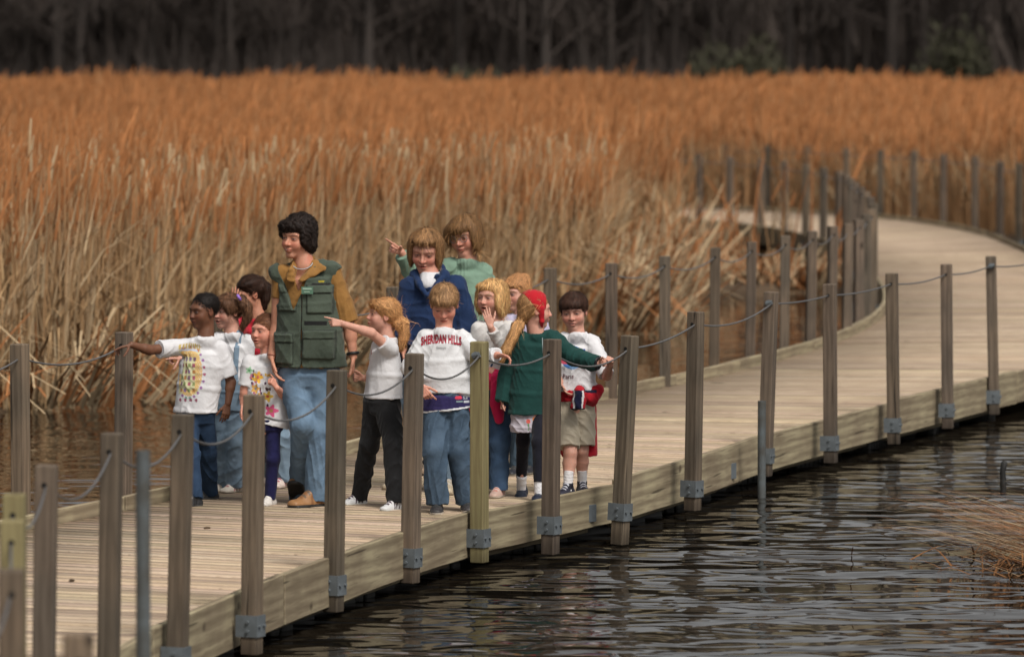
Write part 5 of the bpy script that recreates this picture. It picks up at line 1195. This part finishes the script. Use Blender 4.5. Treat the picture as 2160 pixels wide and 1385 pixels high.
# ---- 10 girl hand on mouth
p = Person('blonde girl in a white long sleeved top holding her hand to her open mouth', 1045, 1.24, FAIR, (.60, .40, .18), (1036, 629, 74, 36, 0, 0), (1046, 680), (1040, 815),
           [(1012, 700), (1070, 698)], [[(1003, 760), (1001, 800), (1000, 830)], [(1066, 745, -.08), (1035, 690, -.19), (1021, 645, -.17)]],
           [(1043, 708, 32), (1043, 740, 36), (1041, 785, 38)], [((1022, 935), (1018, 1038, 15, 0)), ((1054, 935), (1052, 1048, 15, 0))], 14, [REL, D(FLAT, th=(1, -.1, .2), curl=(10, 12, 16, 20), size=.95)], face=dict(open=.04))
p.body(); p.shirt('long_sleeved_top', (.63, .61, .59), (1.2, 1.9), (.060, .050, .040), neck=.055)
def jk(G):
    a = p.ring(1041, 785, 42); b_ = p.ring(1040, 815, 44); G.loft([a, b_], p.l, cap=.5); q = p.px(1048, 795, -.12); G.seg(q, p.px(1046, 850, -.13), .034, .036, .01); G.seg(p.px(1046, 850, -.13), p.px(1053, 884, -.13), .032, .03, .01); G.seg(p.px(1008, 800, -.1), p.px(1004, 860, -.1), .04, .045, .02)
p.cloth('magenta_jacket', jk, (.50, .014, .075), [p.px(1041, 770), p.px(1041, 890, -.1)], .2, .004)
p.pants('jeans', BLUEJ, (.090, .072, .064)); p.shoes((.52, .36, .30), (.45, .38, .32), (.48, .2, .16), (.6, .52, .48))
p.hair([('e', (0, -.12, .17), (.40, .45, .385), [((0, .27, .26), (0, .80, -.60))]), ('e', (.36, .0, -.05), (.12, .24, .40)), ('e', (-.36, .02, -.05), (.10, .20, .36)), ('e', (0, -.33, -.12), (.38, .20, .42)), ('e', (-.14, .20, .34), (.20, .15, .09))], flow='down', color=(.62, .41, .19), strands=1600, slen=.085, jit=.14, tips=(.66, .44, .21))
# ---- 11 girl behind
p = Person('girl with a small hair bun in a lilac top, half hidden behind the headscarf girl', 1000, 1.22, (.60, .32, .24), (.50, .27, .12), (1088, 618, 70, 40, 8, 0), (1100, 664), (1106, 800),
           [(1076, 684), (1140, 686)], [[(1068, 740), (1068, 790), (1068, 815)], [(1156, 745), (1158, 790), (1158, 815)]],
           [(1108, 692, 34), (1108, 735, 38), (1107, 800, 40)], [((1098, 900), (1090, 1002, 20, 0)), ((1118, 900), (1121, 999, 20, 0))], 14)
p.body(); p.shirt('shirt', (.46, .42, .55), (.85, .85), (.060, .056, .05), neck=.055); p.pants('jeans', (.05, .075, .10), (.085, .066, .060)); p.shoes((.02, .02, .025), (.16, .14, .11), (.03, .03, .03), (.05, .05, .05))
p.hair([SCALP, ('e', (.0, .20, .28), (.26, .17, .10)), ('e', (.05, -.38, .36), (.15, .15, .15))], flow='tie', tie=(1102, 590, .05), color=(.50, .29, .14), strands=1000, jit=.4)
# ---- 13 boy in globe shirt (before 12)
p = Person('smiling dark haired boy in a globe print shirt, red jacket round his waist', 1042, 1.19, FAIR, (.045, .022, .014), (1210, 658, 74, 10, 10, 3), (1216, 705), (1214, 850),
           [(1189, 724), (1250, 728)], [[(1170, 778), (1182, 805, -.05), (1192, 826, -.08)], [(1280, 792, -.12), (1287, 768, -.36), (1290, 742, -.46)]],
           [(1218, 736, 36), (1216, 772, 43), (1213, 822, 42)], [((1203, 955), (1198, 1046, 25, 0)), ((1227, 950), (1228, 1041, -8, 0))], 4, [REL, D(FIST, th=(-.6, .2, .2))], face=dict(smile=.4, teeth=1, open=.006))
p.bare = True; p.body()
def globe(P, N, C):
    O = p.px(1208, 752); u, v = p.uv(P, O); fr = (N @ p.f) > 0; x, y = u * p.s, v * p.s; r = np.hypot(x, y * 1.0); C[fr & (r < 25)] = (.07, .19, .46)
    C[fr & (r < 25) & (r > 19) & (np.sin(np.arctan2(y, x) * 4 + 1) > .1)] = (.20, .36, .60); C[fr & (np.abs(y + 9 + x * .1) < 7) & (x > -34) & (x < 20)] = (.48, .07, .11); C[fr & (np.abs(y - 6 + x * .4) < 2.5) & (r < 22)] = (.5, .54, .62)
    C[fr & (np.abs(x - 24) < 3.5) & (np.abs(y - 14) < 3.5)] = (.03, .06, .3); C[fr & (np.abs(x - 26) < 2) & (np.abs(y - 6) < 2)] = (.03, .06, .3)
p.shirt('t_shirt', WHITE, (.92, .98), (.058, .064, .06), neck=.058, paint=globe, amp=.0034, blouse=.05); p.text('Paris', p.px(1200, 796), .034, (.10, .03, .04), surf=p.last, bold=.01, width=.062)
RED = (.40, .012, .022); s13 = p
def jk(G):
    a = s13.ring(1214, 826, 45); b_ = s13.ring(1213, 842, 46); G.loft([a, b_], s13.l, cap=.6)
    G.seg(p.px(1222, 826, -.13), p.px(1219, 858, -.15), .036, .040, .008, clip=[(p.px(1219, 862, -.15), (0, 0, -1))]); G.seg(p.px(1246, 838, -.05), p.px(1262, 822, -.03), .05, .034, .02)
    G.seg(p.px(1246, 850, .02), p.px(1246, 955, .04), .032, .040, .02, w=s13.l, qa=.06, qb=.06, clip=[(p.px(1246, 962), (0, 0, -1))]); G.seg(p.px(1190, 850, .09), p.px(1200, 950, .10), .06, .05, .02)
def jpaint(P, N, C):
    O = p.px(1219, 840, -.15); d_ = P - O; m = (np.abs(d_[:, 0]) < .050) & (d_[:, 2] > -.07) & (d_[:, 2] < .048) & (d_[:, 1] < .05); x = d_[:, 0] - .002; C[m & (np.abs(x) < .022)] = (.010, .012, .035); C[m & (np.abs(np.abs(x) - .026) < .0045)] = (.68, .66, .66); C[(P[:, 2] < (p.px(1219, 858)[2])) & m & (d_[:, 1] < .03)] = (.012, .01, .015)
    q = P - p.px(1246, 824, -.08); C[(np.abs(q[:, 0]) < .035) & (np.abs(q[:, 2] + q[:, 0] * .1) < .010)] = (.010, .012, .035)
p.cloth('red_jacket', jk, RED, [p.px(1214, 815, -.15), p.px(1250, 970, .1), p.px(1180, 960, .1)], .12, .0035, paint=jpaint)
def shorts(G):
    c = p.px(1213, 840); G.loft([(c, .105, .08), (p.P + V3(0, 0, .01), .112, .08)], p.l, cap=.3)
    for g in p.legs: e = g['knee'] + V3(0, 0, .035); G.seg(g['hip'], g['knee'] + p.l * (.012 if g is p.legs[1] else -.012), .066, .068, .008, clip=[(e, nrm(g['knee'] - g['hip']))])
p.cloth('shorts', shorts, (.40, .345, .26), [p.P, p.legs[0]['knee'], p.legs[1]['knee'], p.px(1213, 835)], .13, .004)
p.socks((.66, .64, .64), .075); p.shoes((.02, .02, .035), (.30, .30, .32), (.012, .012, .02), (.45, .45, .5))
p.hair([('e', (0, -.10, .18), (.385, .43, .385), [((0, .30, .20), (0, .74, -.66))]), ('e', (0, .22, .27), (.29, .165, .13))], flow='front', color=(.050, .026, .018), strands=1300, slen=.05, jit=.15, amp=.003)
# ---- 12 girl in green with headscarf
p = Person('girl in a dark green sweater with a red headscarf and long ponytail, turned away', 1052, 1.18, FAIR, (.45, .27, .12), (1131, 654, 74, -100, 4, 0), (1130, 704), (1121, 855),
           [(1096, 724), (1162, 722)], [[(1070, 797, .03), (1060, 842), (1057, 862)], [(1210, 752, -.02), (1262, 766, -.10), (1282, 764, -.14)]],
           [(1130, 732, 36), (1126, 780, 40), (1122, 830, 44), (1120, 872, 46)], [((1103, 930), (1101, 1046, 8, 18)), ((1136, 932), (1137, 1057, 8, 0))], -18,
           [D(FIST, th=CAMW, size=.8), D(FIST, th=(0, -.4, 1), size=.85)])
p.body(); GRN = (.010, .046, .040)
p.shirt('sweater', GRN, (2.12, 1.98), (.072, .060, .050), neck=.052, grow=.004, amp=.0032, var=.14)
p.ringtube('cuff_opening', p.arms[1][1] + (p.arms[1][2] - p.arms[1][1]) * .99, p.arms[1][2] - p.arms[1][1], .033, .009, (.008, .008, .010))
p.tube('zip', [p.px(1144, 712, -.13), p.px(1145, 745, -.15)], .003, (.2, .24, .24))
def sk(G): G.loft([p.ring(1120, 850, 40), p.ring(1119, 900, 43), p.ring(1119, 930, 44)], p.l, clip=[(p.px(1119, 910), (0, 0, -1))], cap=.3)
def skp(P, N, C):
    for (x, y, c) in ((1105, 886, (.55, .10, .08)), (1119, 882, (.60, .20, .06))):
        O = p.px(x, y); u, v = p.uv(P, O); C[(np.hypot(u, v) < .013) & ((N @ p.f) > 0)] = c; C[(np.abs(u) < .003) & (v < -.012) & (v > -.055) & ((N @ p.f) > 0)] = (.10, .22, .08)
p.cloth('skirt', sk, (.44, .40, .44), [p.px(1119, 840), p.px(1119, 935)], .19, .003, paint=skp)
p.pants('tights', (.010, .010, .016), (.062, .048, .038), m='cotton', amp=.001, cuffdrop=-.04, waist=.09); p.socks((.68, .67, .68), .06, .037); p.shoes((.016, .022, .04), (.03, .035, .05), (.016, .022, .04), (.02, .03, .05), flat=True)
tl = [p.px(1106, 664, 0), p.px(1095, 684, -.05), p.px(1082, 712, -.10), p.px(1066, 742, -.11), p.px(1056, 762, -.11)]; p.tailr = .027
p.hair([('e', (0, -.115, .155), (.365, .41, .37), [((0, .30, .24), (0, .78, -.62))]), ('e', (0, -.30, -.10), (.26, .20, .26))], flow='tie', tie=(1107, 663, 0), amp=.003, color=(.40, .25, .12), tail=tl, strands=1700, slen=.11, jit=.18, tips=(.48, .29, .13))
p.ringtube('hair_tie', p.px(1106, 663, -.01), p.px(1095, 684, -.05) - p.px(1106, 664, 0), .020, .008, (.5, .02, .03))
def scarf(G):
    cl = [(p.hp((0, .24, 0)), nrm(p.HM[1])), (p.hp((0, -.30, .30)), nrm(-p.HM[1] * .75 - p.HM[2] * .66)), (p.hp((0, 0, -.02)), -p.HM[2])]
    G.ell(p.hp((0, -.105, .155)), p.HM, [.42 * p.Hh, .465 * p.Hh, .435 * p.Hh], .01, clip=cl)
    for sx in (-1, 1): G.seg(p.hp((sx * .365, .06, .08)), p.hp((sx * .285, .14, -.30)), .022, .014, .01, w=p.HM[1], qa=.008, qb=.008); G.seg(p.hp((sx * .285, .14, -.30)), p.hp((sx * .05, .17, -.50)), .013, .010, .01)
    G.seg(p.hp((.05, .16, -.48)), p.hp((.12, .19, -.62)), .014, .018, .01)
p.cloth('headscarf', scarf, (.42, .012, .020), [p.hp((0, 0, -.6)), p.hp((0, 0, .6)), p.hp((.4, .4, 0)), p.hp((-.4, -.4, 0))], .1, .0012, h=.0032)
